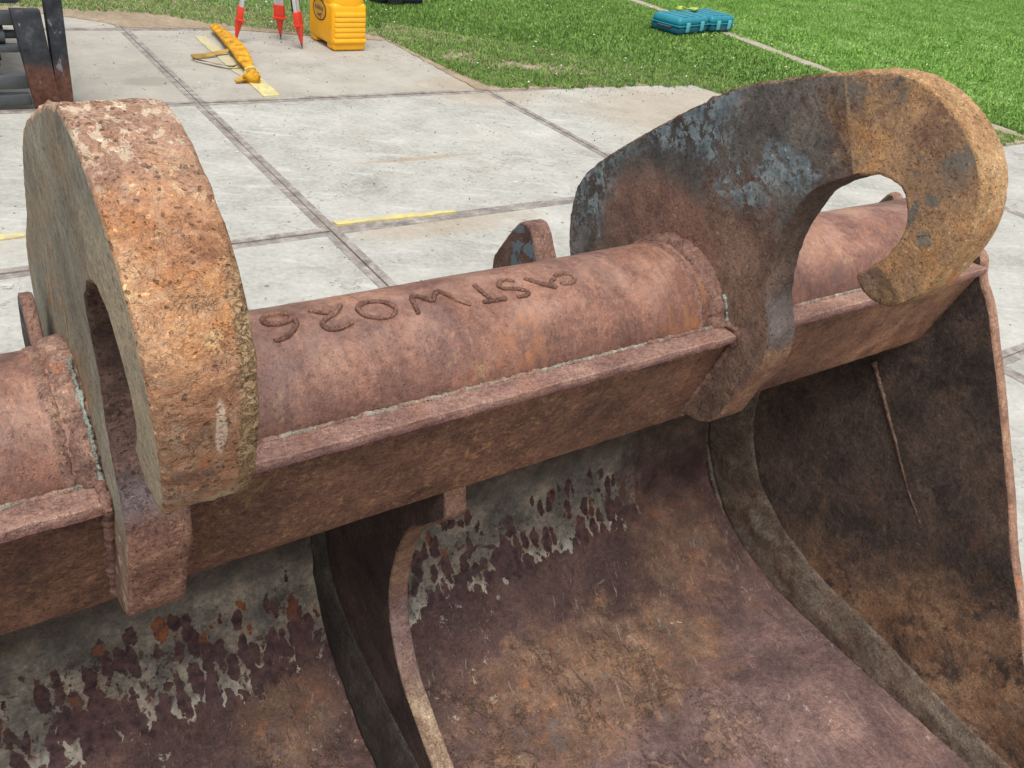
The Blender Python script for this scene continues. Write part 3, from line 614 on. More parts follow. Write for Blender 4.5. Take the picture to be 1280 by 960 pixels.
M['colr'] = plain_rust('collar_rust', sr(88, 64, 58), sr(118, 88, 78), sr(146, 112, 98), 0.05, 18, 1.0)
collar(XR - 0.006, 1, M['colr'], hr, 0.015, TR)
collar(XR - 0.040, 1, M['colr'], TUBE, 0.007, TR - 0.001)
collar(XR + 0.057, 1, M['colr'], hr, 0.012, TR)
collar(0.076, 1, M['weld'], hl, 0.013, TR)
collar(0.052, 1, M['weld'], TUBE, 0.006, TR)
collar(0.140, 1, M['weld'], hl, 0.012, TR)
# thin pale-green crust lines at hook joints
def arc_crust(x, t0, t1, r, name, parent, rad=0.0022):
    mb = MB(); pts = [on_tube(x + .0015 * mn.noise(Vector((t * .5, 0, 0))), t, r + .001 * mn.noise(Vector((t * .8, 2, 0)))) for t in np.arange(t0, t1, 0.8)]
    mb.tube(pts, lambda u: rad * max(.15, (.7 + .9 * mn.noise(Vector((u * 14 + x * 9, 0, 0))))), 7, 0.35); mb.obj(name, M['weldgrey'], parent, auto=None)
arc_crust(XR - 0.001, -5, 38, TR + 0.013, 'weld_crust', hr, 0.0035)
arc_crust(0.0785, -12, 80, TR + 0.012, 'weld_crust', hl, 0.003)
arc_crust(XR - 0.036, -8, 12, TR + 0.006, 'weld_crust', TUBE, 0.0022)
# weld fillets where ledge and beam meet the hook faces
def fillet(xf, nm, parent, mat, pts, rad):
    mb = MB(); pl = catmull(pts, False, 0.003)
    mb.tube([Vector((xf + .001 * mn.noise(Vector((p.x * 90, p.y * 90, 0))), p.x, p.y)) for p in pl], lambda u: rad * (1 + .35 * mn.noise(Vector((u * 40, 0, xf * 7)))), 9, 0.4); mb.obj(nm, mat, parent, auto=None)
for xf, par in ((XR, hr), (0.0765, hl)):
    fillet(xf, 'weld_bead', par, M['colr'], [(.725, 1.024), (.694, 1.024), (.686, 1.012), (.695, 1.000), (.712, .95), (.735, .89), (.752, .838)], 0.0055)

# bucket shell
SH = [(.90, 1.00), (.93, .955), (1.02, .865), (1.12, .72), (1.175, .56), (1.195, .40), (1.18, .29), (1.138, .195), (1.07, .13), (.97, .072), (.86, .038), (.75, .022), (.55, .018), (.3, .018), (.02, .018)]
shp = catmull(SH, False, 0.012)
# keep arc length as measured from the polyline (0.90, 0.92) start
arc = [0.0]
for i in range(1, len(shp)): arc.append(arc[-1] + (shp[i] - shp[i - 1]).length)
off = arc[min(range(len(shp)), key=lambda i: (shp[i] - Vector((1.195, .40))).length)] - 0.629
arc = [a_ - off for a_ in arc]
def build_shell():
    v = []; uv = []; f = []; nx = 200; n = len(shp)
    nor = [Vector(((shp[min(i + 1, n - 1)] - shp[max(i - 1, 0)]).y, -(shp[min(i + 1, n - 1)] - shp[max(i - 1, 0)]).x)).normalized() for i in range(n)]
    for side in (0, 1):
        for i in range(nx + 1):
            x = XE + (XS - XE) * i / nx
            for k in range(n):
                d = 0.003 * mn.noise(Vector((x * 5, arc[k] * 5, 3))) + 0.0012 * mn.noise(Vector((x * 18, arc[k] * 18, 3))) if side == 0 else 0
                p = shp[k] + nor[k] * (d if side == 0 else -0.012) * (-1 if side == 0 else -1)
                if side == 1: p = shp[k] - nor[k] * -0.012
                v.append((x, p.x, max(p.y, 0.006))); uv.append((x, arc[k]))
    N = (nx + 1) * n
    for i in range(nx):
        for k in range(n - 1):
            q = (i * n + k, i * n + k + 1, (i + 1) * n + k + 1, (i + 1) * n + k)
            f.append(q); f.append(tuple(j + N for j in q[::-1]))
    for i in range(nx):
        for k in (0, n - 1): f.append((i * n + k, (i + 1) * n + k, (i + 1) * n + k + N, i * n + k + N))
    return mesh_obj('bucket_shell', v, f, M['shell'], BK, uvs=uv, auto=60)
build_shell()
# cutting edge along the lip
mb = MB(); mb.box(XE, XS, -.16, .03, .010, .034, bev=.004); mb.obj('cutting_edge', M['edge'], BK)
# side plates
front = [(.703, 1.038), (.691, .997), (.668, .974), (.645, .943), (.608, .882), (.569, .819), (.511, .719), (.456, .624), (.408, .533), (.345, .435), (.267, .303), (.16, .16), (.03, .03)]
outer_shell = [(p.x, p.y) for p in shp[::6]][::-1]
off_sh = []
for i, (y, z) in enumerate(outer_shell):
    off_sh.append((y + (.016 if y > .9 else 0.0), max(z - .008, .008)))
top = [(.965, 1.0), (.952, 1.048), (.929, 1.086), (.905, 1.062), (.86, 1.05), (.79, 1.052), (.735, 1.05)]
def dens(P, step=.008):
    out = []
    for i in range(len(P)):
        a_, b_ = Vector(P[i]), Vector(P[(i + 1) % len(P)]); m = max(1, int((b_ - a_).length / step))
        out += [a_.lerp(b_, j / m) for j in range(m)]
    return out
def relax(P, it=3):
    for _ in range(it): P = [(P[i - 1] + P[i] * 2 + P[(i + 1) % len(P)]) / 4 for i in range(len(P))]
    return P
def dens_open(P, step=.008):
    out = []
    for a_, b_ in zip(P[:-1], P[1:]):
        a_, b_ = Vector(a_), Vector(b_); m = max(1, int((b_ - a_).length / step)); out += [a_.lerp(b_, j / m) for j in range(m)]
    return out
spo = relax([Vector(p) for p in catmull(front, False, .008)][:-1] + dens_open(off_sh[:-1] + top + [front[0]]), 4)
sp = plate('side_plate', spo, XS, XS + .026, [M['side'], M['edge']], BK, 0.005, rough=.0007)
plate('side_plate', spo, XE - .026, XE, [M['side'], M['edge']], BK, 0.005, rough=.0007)
# raised weld scar on the side plate
mb = MB(); pl = catmull([(.826, .733), (.77, .667), (.713, .598), (.645, .515), (.587, .458)], False, .003)
mb.tube([Vector((XS + .003, p.x + .002 * mn.noise(Vector((p.x * 60, 0, 0))), p.y)) for p in pl], lambda u: 0.0072 * (1 + .3 * mn.noise(Vector((u * 25, 0, 0)))) * (1 - .5 * u), 9, .4)
mb.obj('weld_scar', plain_rust('scar_rust', sr(70, 54, 47), sr(104, 82, 70), sr(138, 112, 96), 0.0, 20), sp, auto=None)
# corner wear strips (bent bars welded between shell and plate)
def wear_strip(name, inner, outer, xi, xo, mat, parent, sgn=1, xback=None):
    A = catmull(inner, False, .01); n = len(A); B = catmull(outer, False, .01)
    B = [B[min(len(B) - 1, int(i * (len(B) - 1) / (n - 1)))] for i in range(n)]
    v = []; f = []; m = 10
    for i in range(n):
        for k in range(m + 1):
            t = k / m; p = A[i].lerp(B[i], t)
            x = xi + (xo - xi) * t + sgn * -(0.0035 * math.sin(PI * min(1, t * 1.15)) + .004 * mn.noise(Vector((p.x * 25, p.y * 25, k * .3))))
            if k == m: x = xo + sgn * .006
            v.append((x, p.x + .004 * mn.noise(Vector((i * .15, 7, 0))) * (k == m), p.y))
    for i in range(n - 1):
        for k in range(m): f.append((i * (m + 1) + k, i * (m + 1) + k + 1, (i + 1) * (m + 1) + k + 1, (i + 1) * (m + 1) + k))
    o = mesh_obj(name, v, f, mat, parent, auto=60)
    md = o.modifiers.new('solid', 'SOLIDIFY'); md.thickness = .004; md.offset = 0
    return o
inn = [(1.15, .62), (1.178, .50), (1.188, .40), (1.178, .315), (1.132, .225), (1.066, .145), (1.001, .09), (.901, .045), (.819, .030), (.702, .024), (.55, .024), (.3, .024), (.05, .024)]
outr = [(1.06, .60), (1.065, .50), (1.055, .42), (1.029, .352), (.974, .273), (.874, .207), (.781, .175), (.692, .156), (.591, .144), (.505, .132), (.371, .110), (.231, .095), (.10, .08)]
wear_strip('wear_strip', inn, outr, XS - .016, XS - .001, M['strip'], BK)
mb = MB(); pl = catmull(inn, False, .004)
mb.tube([Vector((XS - .018, p.x + .002, p.y - .002)) for p in pl], lambda u: .0075 * (1 + .4 * mn.noise(Vector((u * 120, 0, 0)))), 8, .4); mb.obj('corner_weld', M['strip'], BK, auto=None)
# divider gusset
XM = 0.5005
dv = [(.752, .829), (.7505, .80), (.742, .788), (.748, .776), (.765, .762), (.800, .722), (.830, .698), (.856, .655), (.873, .609), (.886, .55), (.890, .50), (.884, .45), (.873, .419), (.845, .365), (.818, .332), (.737, .276), (.702, .254), (.60, .21), (.45, .16), (.30, .11), (.12, .03), (.30, .012)] + [(p.x, max(p.y - .004, .012)) for p in shp[::-1] if (p.y > .03 or p.x > .5) and p.y < .93 and p.x > .35][::8] + [(.93, .86)]
dvo = relax(dens(dv, .007), 3)
dvp = plate('divider_plate', dvo, XM, XM + .036, [M['divface'], M['divedge']], BK, .004, rough=.0016)
inn2 = [(1.10, .72), (1.15, .58), (1.178, .46), (1.182, .38), (1.168, .29), (1.13, .20), (1.065, .137), (.97, .082), (.86, .047), (.6, .024), (.3, .022)]
out3 = [(1.098, .70), (1.145, .57), (1.166, .46), (1.158, .39), (1.110, .305), (1.009, .254), (.885, .230), (.787, .212), (.65, .20), (.45, .15), (.3, .11)]
wear_strip('wear_strip', inn2, out3, XM - .018, XM - .0005, M['stripd'], BK)
# lugs at the back of the tube
def lug(x0, x1, parent):
    P = relax(dens([(1.026, .90), (1.024, 1.030), (.985, 1.090), (.962, 1.114), (.945, 1.116), (.930, 1.104), (.893, 1.045), (.87, 1.0), (.90, .90)], .004), 2)
    return plate('rear_lug', P, x0, x1, [M['lugface'], M['lug']], parent, .003, rough=.001)
lug(.724, .760, BK); lug(0.056, 0.070, BK)
# rear bar with slot left of the near hook
mb = MB(); T = None
mb.box(XE + .01, .018, .975, 1.02, 1.055, 1.068, bev=.003); mb.box(XE + .01, -.05, .90, .9748, 1.055, 1.067, bev=.003); mb.box(.008, .0195, .90, .9745, 1.0545, 1.066, bev=.002)
mb.box(XE + .01, .02, 1.006, 1.021, .90, 1.0548)
mb.obj('rear_bar', M['lug'], BK)
# loose flakes and dried soil on the bucket floor
def flakes():
    mb = MB(); k = 0
    while k < 260:
        x = random.gauss(1.15, .22) if k % 3 else random.uniform(.56, 1.55); y = random.gauss(.70, .14) if k % 3 else random.uniform(.25, 1.0)
        if not (.56 < x < 1.58 and .2 < y < 1.0): continue
        z = np.interp(y, [.55, .75, .86, .97, 1.07], [.019, .023, .039, .073, .131]) + .0015; rr = random.choice((.0015, .002, .003, .004)) * random.uniform(.7, 1.3)
        if k % 9 == 0: rr *= 1.7
        n = random.choice((5, 6, 7)); c = Vector((x, y, z)); sl = 0.35 if y > .86 else 0
        v = [c + Vector((math.cos(q * 2 * PI / n) * rr * random.uniform(.5, 1.3), math.sin(q * 2 * PI / n) * rr * random.uniform(.5, 1.2), sl * math.sin(q * 2 * PI / n) * rr)) for q in range(n)] + [c + Vector((0, 0, rr * random.uniform(.25, .6)))]
        mb.add(v, [(q, (q + 1) % n, n) for q in range(n)]); k += 1
    m = Mat('flake_mix'); c = m.ramp(m.noise(9, 5, .8), [(.40, sr(70, 56, 50)), (.5, sr(140, 116, 96)), (.56, sr(188, 180, 166))]); m.bmp(m.noise(400), .001)
    tag(mb.obj('rust_flakes', m.done(c, .9), smooth=False, auto=None), 'loose rust flakes and dry soil crumbs on the bucket floor', 'debris', kind='stuff')
flakes()
# straw lying inside
mb = MB(); mb.tube([(1.235, .872, .047), (1.262, .862, .050), (1.29, .851, .046)], .0013, 6); mb.tube([(1.275, .866, .048), (1.285, .850, .052)], .0009, 5)
tag(mb.obj('straw', simple('straw_pale', sr(200, 185, 150), 0.8)), 'pale dry straw lying on the rusty floor inside the bucket', 'straw')

# ================================================================== GROUND
lawn_m = Mat('lawn_soil'); lm = lawn_m
lm.bmp(lm.noise(30, 6, .7), .02)
LAWN = lm.done(lm.mix(lm.step(lm.noise(3, 6, .7), .45, .7), sr(58, 84, 34), sr(84, 92, 48)), .95, spec=.1)
me = MB(); R_ = 400
me.add([(-R_, -R_, -.02), (R_, -R_, -.02), (R_, R_, -.02), (-R_, R_, -.02)], [(0, 1, 2, 3)])
tag(me.obj('ground', LAWN), kind='structure')
# slab yard
yard = bpy.data.objects.new('paved_yard', None); COL.objects.link(yard); yard['kind'] = 'structure'
base = MB(); base.box(-7, 7.6, -5, 3.3, -.06, -.006); base.box(-7, 5.55, 3.3, 5.25, -.06, -.006); base.box(-7, 3.49, 5.25, 9.2, -.06, -.006)
base.obj('joint_bed', simple('joint_dirt', sr(112, 104, 94), .95, .3, 30), yard)
colx = [-6.74, -4.69, -2.645, -.597, 1.455, 3.500, 5.560, 7.62]
rowy = [-4.7, -2.7, -.69, 1.31, 3.325, 5.27, 7.13, 9.1]
slab_mesh = {}
def slab(x0, x1, y0, y1):
    w, d = round(x1 - x0 - .007, 3), round(y1 - y0 - .007, 3)
    cx, cy = (x0 + x1) / 2, (y0 + y1) / 2
    dz = random.uniform(-.003, .003)
    mb = MB(); b = .037; hx, hy = w / 2 - b, d / 2 - b
    mb.box(cx - hx - .001, cx + hx + .001, cy - hy - .001, cy + hy + .001, -.05, dz, bev=0)
    s_ = mb.obj('concrete_slab', M['conc'], yard)
    fr = MB(); zz = dz + .002
    for (a0, a1, b0, b1) in ((cx - w / 2, cx + w / 2, cy - d / 2, cy - hy - .001), (cx - w / 2, cx + w / 2, cy + hy + .001, cy + d / 2), (cx - w / 2, cx - hx - .001, cy - hy - .001, cy + hy + .001), (cx + hx + .001, cx + w / 2, cy - hy - .001, cy + hy + .001)):
        fr.box(a0, a1, b0, b1, -.05, zz)
    fr.obj('steel_edge', M['steel'], s_, smooth=False, auto=None)
for i in range(len(colx) - 1):
    for j in range(len(rowy) - 1):
        if colx[i] > 3.4 and rowy[j] >= 5.2: continue
        if colx[i] > 5.5 and rowy[j] >= 3.3: continue
        slab(colx[i], colx[i + 1], rowy[j], rowy[j + 1])
# yellow marking remains
def paint_mat():
    m = Mat('yellow_line_paint'); k = m.step(m.noise(26, 8, .8), .44, .54)
    c = m.mix(k, sr(176, 168, 140), m.ramp(m.noise(6), [(.4, sr(196, 180, 108)), (.6, sr(210, 196, 128))])); m.bmp(m.noise(80), .001); return m.done(c, .8)
PM = paint_mat(); PZ = .0085
def ragged(name, pts, z, mat, parent=None, amp=.02, step=.03, fr=9, smooth=True):
    P = dens(pts, step); out = []; skirt = True
    for p in P: out.append((p.x + amp * mn.fractal(Vector((p.x * fr, p.y * fr, 1)), .9, 2, 3), p.y + amp * mn.fractal(Vector((p.x * fr, p.y * fr, 8)), .9, 2, 3), z))
    n_ = len(out); low = [(x, y, -.03) for x, y, _ in out]
    o = mesh_obj(name, out + low, [tuple(range(n_))] + [(i, (i + 1) % n_, (i + 1) % n_ + n_, i + n_) for i in range(n_)], mat, parent, smooth=False)
    bm = bmesh.new(); bm.from_mesh(o.data); bmesh.ops.triangulate(bm, faces=[q for q in bm.faces if len(q.verts) > 4])
    for f_ in bm.faces:
        if f_.normal.z < -.5: f_.normal_flip()
    bm.to_mesh(o.data); bm.free(); return o
ragged('painted_line', [(1.50, 3.375), (1.50, 3.415), (1.80, 3.40), (2.12, 3.375), (2.12, 3.345), (1.8, 3.355)], PZ, PM, yard, .010, .02, 14)
ragged('painted_line', [(1.87, 5.34), (1.985, 5.34), (2.0, 5.75), (1.89, 5.75)], PZ, PM, yard, .010, .02, 8)
ragged('painted_line', [(-.5, 3.60), (.28, 3.62), (.28, 3.66), (-.5, 3.66)], PZ, PM, yard, .012, .02, 14)
ragged('painted_line', [(-.5, 3.76), (.2, 3.76), (.2, 3.79), (-.5, 3.79)], PZ, PM, yard, .01, .02, 14)
FP = paint_mat(); FP.name = 'faded_line_paint'; FP.node_tree.nodes['Principled BSDF'].inputs['Roughness'].default_value = .9
for nd in FP.node_tree.nodes:
    if nd.type == 'MAP_RANGE': nd.inputs[1].default_value = .52; nd.inputs[2].default_value = .62
ragged('painted_line', [(1.875, 5.76), (1.99, 5.76), (1.98, 6.9), (1.90, 6.9)], PZ, FP, yard, .015, .02, 8)
# dirt strip between slabs and lawn
def dirt_mat():
    m = Mat('sandy_dirt'); c = m.ramp(m.add(m.mul(m.noise(4, 7, .7), .5), m.mul(m.noise(60, 6, .7), .5)), [(.35, sr(128, 113, 95)), (.52, sr(164, 148, 126)), (.66, sr(190, 177, 156))])
    m.bmp(m.noise(40, 6, .7), .02); return m.done(c, .95, spec=.1)
DM = dirt_mat()
tag(ragged('dirt_strip', [(.2, 7.95), (.2, 8.9), (1.5, 8.6), (3.3, 7.6), (3.6, 7.0), (3.47, 6.75), (2.95, 6.83), (2.3, 7.12), (1.75, 7.15), (1.5, 7.2), (1.2, 7.5)], .0078, DM, None, .05, .05, 4), kind='structure')
tag(ragged('lawn_margin_soil', [(3.43, 5.30), (3.43, 6.9), (3.7, 7.4), (4.5, 6.7), (5.7, 5.5), (7.6, 4.0), (7.6, 3.3), (6.9, 3.30), (5.66, 3.38), (5.62, 4.9), (5.54, 5.20), (4.6, 5.25), (3.55, 5.26)], .0074, DM, None, .02, .03, 9), kind='structure')
for P_, nm in (([(3.95, 5.8), (4.25, 5.66), (4.62, 5.60), (4.70, 5.68), (4.3, 5.84), (4.02, 6.0)], 'bare_earth_patch'), ([(3.62, 6.15), (3.9, 6.02), (3.98, 6.1), (3.72, 6.35)], 'bare_earth_patch')):
    tag(ragged(nm, P_, .0072, DM, None, .10, .03, 6), kind='structure')
# garden path edging in the lawn
pm = ragged('garden_path', [(7.44, 3.5), (7.44, 5.4), (7.62, 7.0), (7.70, 8.8), (7.82, 12), (8.03, 12), (7.89, 8.8), (7.80, 7.0), (7.64, 5.4), (7.64, 3.5)], .006, simple('path_concrete', sr(158, 148, 134), .9, .2, 9, bump=.003), None, .02, .05, 4)
tag(pm, kind='structure')

# grass blades
def in_lawn(x, y):
    # boundary of the grass as a function y > edge(x)
    ex = np.array([-9, .3, 1.16, 1.85, 2.07, 2.51, 2.83, 3.34, 3.42, 3.46, 3.50, 3.56, 4.12, 4.92, 5.46, 5.56, 5.62, 5.7, 7.1, 9, 40])
    ey = np.array([8.4, 8.0, 7.75, 7.62, 7.34, 7.13, 6.92, 6.95, 6.80, 6.3, 5.7, 5.33, 5.24, 5.22, 5.14, 4.8, 3.9, 3.45, 3.32, 3.3, 3.3])
    e_ = np.interp(x, ex, ey) + .02 * np.sin(x * 13) + .02 * np.sin(x * 37 + 1) + .012 * np.sin(x * 91)
    ok = y > e_
    ok &= ~((x > 7.42) & (x < 7.93) & (np.abs(x - (7.55 + np.maximum(0, y - 5.4) * .075)) < .085 + .03 * np.sin(y * 9)))
    return ok
def grass():
    per = []
    N = 3_000_000
    # density falls with distance
    x = rng.uniform(.3, 22, N); y = rng.uniform(3.0, 13, N)
    d = np.hypot(x, y); keep = rng.random(N) < np.clip((6.2 / d) ** 1.6, 0, 1)
    # wedge seen by the camera plus a step to the side
    keep &= in_lawn(x, y)
    keep &= y < 9.6 + .12 * x
    wob = .35 * np.sin(x * 17 + y * 9) + .3 * np.sin(y * 31 - x * 13)
    pr = np.exp(-(((x - 4.3) / .40) ** 2 + ((y - 5.80 + (x - 4.3) * .35) / .13) ** 2 + wob)) + .8 * np.exp(-(((x - 3.8) / .2) ** 2 + ((y - 6.2) / .14) ** 2 + wob))
    patch = rng.random(N) < np.clip(pr, 0, .93)
    keep &= ~patch
    keep &= ~((x < 3.4) & (y < 7.4) & (rng.random(N) < .2))
    x, y = x[keep], y[keep]; n = min(len(x), 760000); x, y = x[:n], y[:n]
    cl = np.array([mn.noise(Vector((float(a_) * .9, float(b_) * .9, 0))) for a_, b_ in zip(x[::40], y[::40])])
    cl = np.repeat(cl, 40)[:n]; cl = np.resize(cl, n)
    h = rng.uniform(.012, .034, n) * np.where(rng.random(n) < .04, 1.8, 1)
    near = (y < 6.6) & (x < 6)
    h = np.where(near, h * 1.25, h); w = rng.uniform(.0035, .007, n)
    broad = (rng.random(n) < .06) & (y < 6.9); w = np.where(broad, .016, w); h = np.where(broad, .035, h)
    th = rng.uniform(0, 2 * PI, n); ln = rng.uniform(.2, 1.0, n) * h; td = rng.uniform(0, 2 * PI, n)
    c, s_ = np.cos(th), np.sin(th); lx, ly = np.cos(td) * ln, np.sin(td) * ln
    z0 = np.full(n, -.004)
    V = np.zeros((n, 5, 3), np.float32)
    V[:, 0] = np.stack([x - c * w / 2, y - s_ * w / 2, z0], 1); V[:, 1] = np.stack([x + c * w / 2, y + s_ * w / 2, z0], 1)
    V[:, 2] = np.stack([x + c * w * .42 + lx * .35, y + s_ * w * .42 + ly * .35, h * .6], 1); V[:, 3] = np.stack([x - c * w * .42 + lx * .35, y - s_ * w * .42 + ly * .35, h * .6], 1)
    V[:, 4] = np.stack([x + lx, y + ly, h * np.where(broad, .7, .95)], 1)
    me = bpy.data.meshes.new('grass'); me.vertices.add(n * 5); me.vertices.foreach_set('co', V.ravel())
    b0 = np.arange(n, dtype=np.int32)[:, None] * 5
    loops = np.concatenate([b0 + np.array([0, 1, 2, 3]), b0 + np.array([3, 2, 4])], 1).ravel()
    me.loops.add(n * 7); me.loops.foreach_set('vertex_index', loops.astype(np.int32))
    st = np.stack([np.arange(n) * 7, np.arange(n) * 7 + 4], 1).ravel().astype(np.int32)
    me.polygons.add(n * 2); me.polygons.foreach_set('loop_start', st)
    me.update(calc_edges=True)
    at = me.attributes.new('tone', 'FLOAT', 'POINT')
    tone = rng.random(n).astype(np.float32); tone = np.where(rng.random(n) < .025, 1.6, tone); at.data.foreach_set('value', np.repeat(tone, 5).astype(np.float32))
    m = Mat('grass_blade'); f = m.node('ShaderNodeAttribute', out=2, attribute_name='tone')
    c1 = m.ramp(f, [(0, sr(92, 130, 56)), (.5, sr(118, 160, 72)), (.92, sr(150, 184, 98)), (1.0, sr(182, 184, 130))])
    big = m.noise(.8, 6, .65); c1 = m.mix(m.step(big, .40, .62), c1, m.mix(.5, c1, sr(104, 140, 58)))
    # further lawn is a fresher green
    o = m.xyz(); cl_ = m.noise(11, 5, .7); c1 = m.mix(m.mul(m.step(cl_, .55, .42), .45), c1, sr(52, 84, 34)); c1 = m.mix(m.mul(m.step(cl_, .54, .64), .5), c1, sr(140, 164, 88))
    c1 = m.mix(m.mul(m.step(o[0], 6.5, 8.5), .55), c1, m.ramp(m.noise(1.7, 6, .75), [(.38, sr(112, 158, 66)), (.5, sr(140, 188, 86)), (.62, sr(172, 204, 124))]))
    c1 = m.mix(m.mul(m.step(m.add(m.mul(o[0], .9), o[1]), 12.6, 10.6), .22), c1, sr(76, 96, 48))
    mat = m.done(c1, .7, spec=.25)
    m.b.inputs['Subsurface Weight'].default_value = 0
    me.materials.append(mat)
    ob = bpy.data.objects.new('grass', me); COL.objects.link(ob); tag(ob, 'short green lawn grass with weeds behind the concrete slabs', 'grass', kind='stuff')
grass()
# daisies and clover heads
def daisies():
    mb = MB(); k = 0
    while k < 230:
        x, y = random.uniform(2, 14), random.uniform(3.5, 10)
        if not in_lawn(np.array([x]), np.array([y]))[0]: continue
        r = random.uniform(.005, .010); z = random.uniform(.02, .04)
        c = Vector((x, y, z)); v = [c + Vector((0, 0, r * .6))] + [c + Vector((r * math.cos(q), r * math.sin(q), 0)) for q in np.arange(6) * PI / 3]
        mb.add(v, [(0, i + 1, (i + 1) % 6 + 1) for i in range(6)]); k += 1
    tag(mb.obj('daisy_heads', simple('daisy_white', sr(225, 225, 205), .8, .05)), 'scattered small white flower heads in the lawn', 'flowers', kind='stuff')
daisies()
# grit lying on the slabs
def grit():
    mb = MB()
    for k in range(1100):
        if k < 560: x, y = random.uniform(.2, 6.8), random.uniform(1.6, 6.9)
        else:
            x = random.uniform(1.3, 6.5); y = float(np.interp(x, [1.3, 2, 2.9, 3.4, 3.55, 5.5, 5.7, 7], [7.3, 7.1, 6.8, 6.6, 5.3, 5.1, 3.6, 3.3])) - abs(random.gauss(0, .18))
        if x > 5.5 and y > 3.4: continue
        if x > 3.45 and y > 5.2: continue
        r = random.choice((.002, .003, .004, .006)) * random.uniform(.7, 1.3); c = Vector((x, y, .0045 + r * .3))
        v = [c + Vector((random.uniform(.6, 1) * r * a_, random.uniform(.6, 1) * r * b_, random.uniform(.5, .8) * r * c_)) for a_, b_, c_ in ((1, 0, 0), (0, 1, 0), (-1, 0, 0), (0, -1, 0), (0, 0, 1), (0, 0, -1))]
        mb.add(v, [(0, 1, 4), (1, 2, 4), (2, 3, 4), (3, 0, 4), (1, 0, 5), (2, 1, 5), (3, 2, 5), (0, 3, 5)])
    m = Mat('grit'); c = m.ramp(m.noise(2.5, 3), [(.4, sr(78, 70, 60)), (.6, sr(160, 146, 126))])
    tag(mb.obj('grit', m.done(c, .9), smooth=False, auto=None), 'loose grit and soil crumbs on the concrete slabs', 'grit', kind='stuff')
grit()

# ================================================================== TRIPOD
alu = simple('tripod_aluminium', sr(196, 200, 204), .4, .06, 8, .25); redp = simple('tripod_red', sr(206, 62, 44), .45, .1, 14); blk = simple('black_rubber', sr(30, 30, 32), .6, .2, 20)
tip_m = simple('tripod_tip_steel', sr(96, 88, 84), .5, .2, 40, .6)
apex = Vector((2.43, 6.64, 1.42)); feet = [Vector((2.15, 6.70, .006)), Vector((2.53, 6.78, .006)), Vector((2.59, 6.49, .006))]
TP = thing('surveying_tripod', 'aluminium surveying tripod with red pointed feet standing on the concrete near the lawn', 'tripod', (2.43, 6.64, 0))
for ft in feet:
    d = (apex + (ft - apex) * .04 - ft); L_ = d.length; d.normalize()
    side = d.cross(Vector((ft.x - apex.x, ft.y - apex.y, 0)).normalized()).normalized(); nrm = side.cross(d).normalized()
    if abs(side.z) > .9: side = Vector((1, 0, 0))
    Rm = Matrix((side, nrm, d)).transposed().to_4x4(); Rm.translation = ft
    leg = MB()
    for sx in (-.024, .024): leg.box(sx - .012, sx + .012, -.012, .012, .26, .80, Rm, .003)
    leg.box(-.012, .012, -.008, .008, .24, .95, Rm, .002)
    leg.box(-.028, .028, -.014, .014, .78, .86, Rm, .004)
    for sx in (-.018, .018): leg.box(sx - .009, sx + .009, -.010, .010, .86, L_, Rm, .003)
    lo = leg.obj('leg', alu, TP)
    sh = MB(); bm = bmesh.new(); bmesh.ops.create_cone(bm, cap_ends=True, segments=16, radius1=.010, radius2=.032, depth=.13)
    for v in bm.verts: v.co.z += .105
    sh.bm(bm, Rm); sh.box(-.040, .040, -.022, .022, .165, .262, Rm, .006); sh.box(-.050, .046, -.038, .020, .163, .176, Rm, .003)
    sh.obj('spiked_shoe', redp, lo)
    tp = MB(); bm = bmesh.new(); bmesh.ops.create_cone(bm, cap_ends=True, segments=12, radius1=.001, radius2=.010, depth=.045)
    for v in bm.verts: v.co.z += .0215
    tp.bm(bm, Rm); tp.obj('spike_tip', tip_m, lo)
    if ft is feet[2]:
        st = MB(); st.tube([Rm @ Vector(p) for p in ((-.03, -.02, .62), (-.02, -.022, .42), (-.008, -.03, .27), (.004, -.034, .2), (.010, -.03, .17))], .011, 8, squash=.4); st.obj('strap', blk, lo)
hd = MB(); bm = bmesh.new(); bmesh.ops.create_cone(bm, cap_ends=True, segments=32, radius1=.085, radius2=.08, depth=.03); hd.bm(bm, Matrix.Translation(apex + Vector((0, 0, .0)))); hd.obj('head_plate', redp, TP)

# ================================================================== YELLOW CASE
yel = simple('yellow_plastic', sr(232, 166, 20), .42, .06, 9, bump=.0006); yeld = simple('yellow_plastic_rib', sr(236, 176, 40), .42, .05, 9)
YC = thing('instrument_case', 'bright yellow hard plastic instrument case standing upright beside the tripod', 'case', (2.80, 6.41, 0), rz=math.radians(2))
def local(o, root): o.parent = root; return o
def rbox(mb, x0, x1, y0, y1, z0, z1, bev, seg=3, taper=0.0):
    bm = bmesh.new(); bmesh.ops.create_cube(bm, size=1)
    for v in bm.verts:
        k = 1 - (taper if v.co.z > 0 else 0)
        v.co = Vector(((x0 + x1) / 2 + v.co.x * (x1 - x0) * k, (y0 + y1) / 2 + v.co.y * (y1 - y0) * k, (z0 + z1) / 2 + v.co.z * (z1 - z0)))
    bmesh.ops.bevel(bm, geom=list(bm.edges), offset=bev, segments=seg, affect='EDGES', profile=.5); mb.bm(bm)
mb = MB(); rbox(mb, 0, .29, 0, .44, .035, .345, .035, 5); rbox(mb, .002, .288, .002, .438, .22, .455, .085, 8, .02); body = local(mb.obj('case_body', yel), YC)
mb = MB(); rbox(mb, .01, .28, .004, .13, .004, .06, .018); local(mb.obj('foot_block', yel), YC)
mb = MB(); rbox(mb, .01, .28, .32, .436, .004, .06, .018); local(mb.obj('foot_block', yel), YC)
for k in range(5):
    mb = MB(); rbox(mb, .018, .272, -.007, .012, .102 + k * .037, .135 + k * .037, .006, 2); local(mb.obj('rib', yeld), YC)
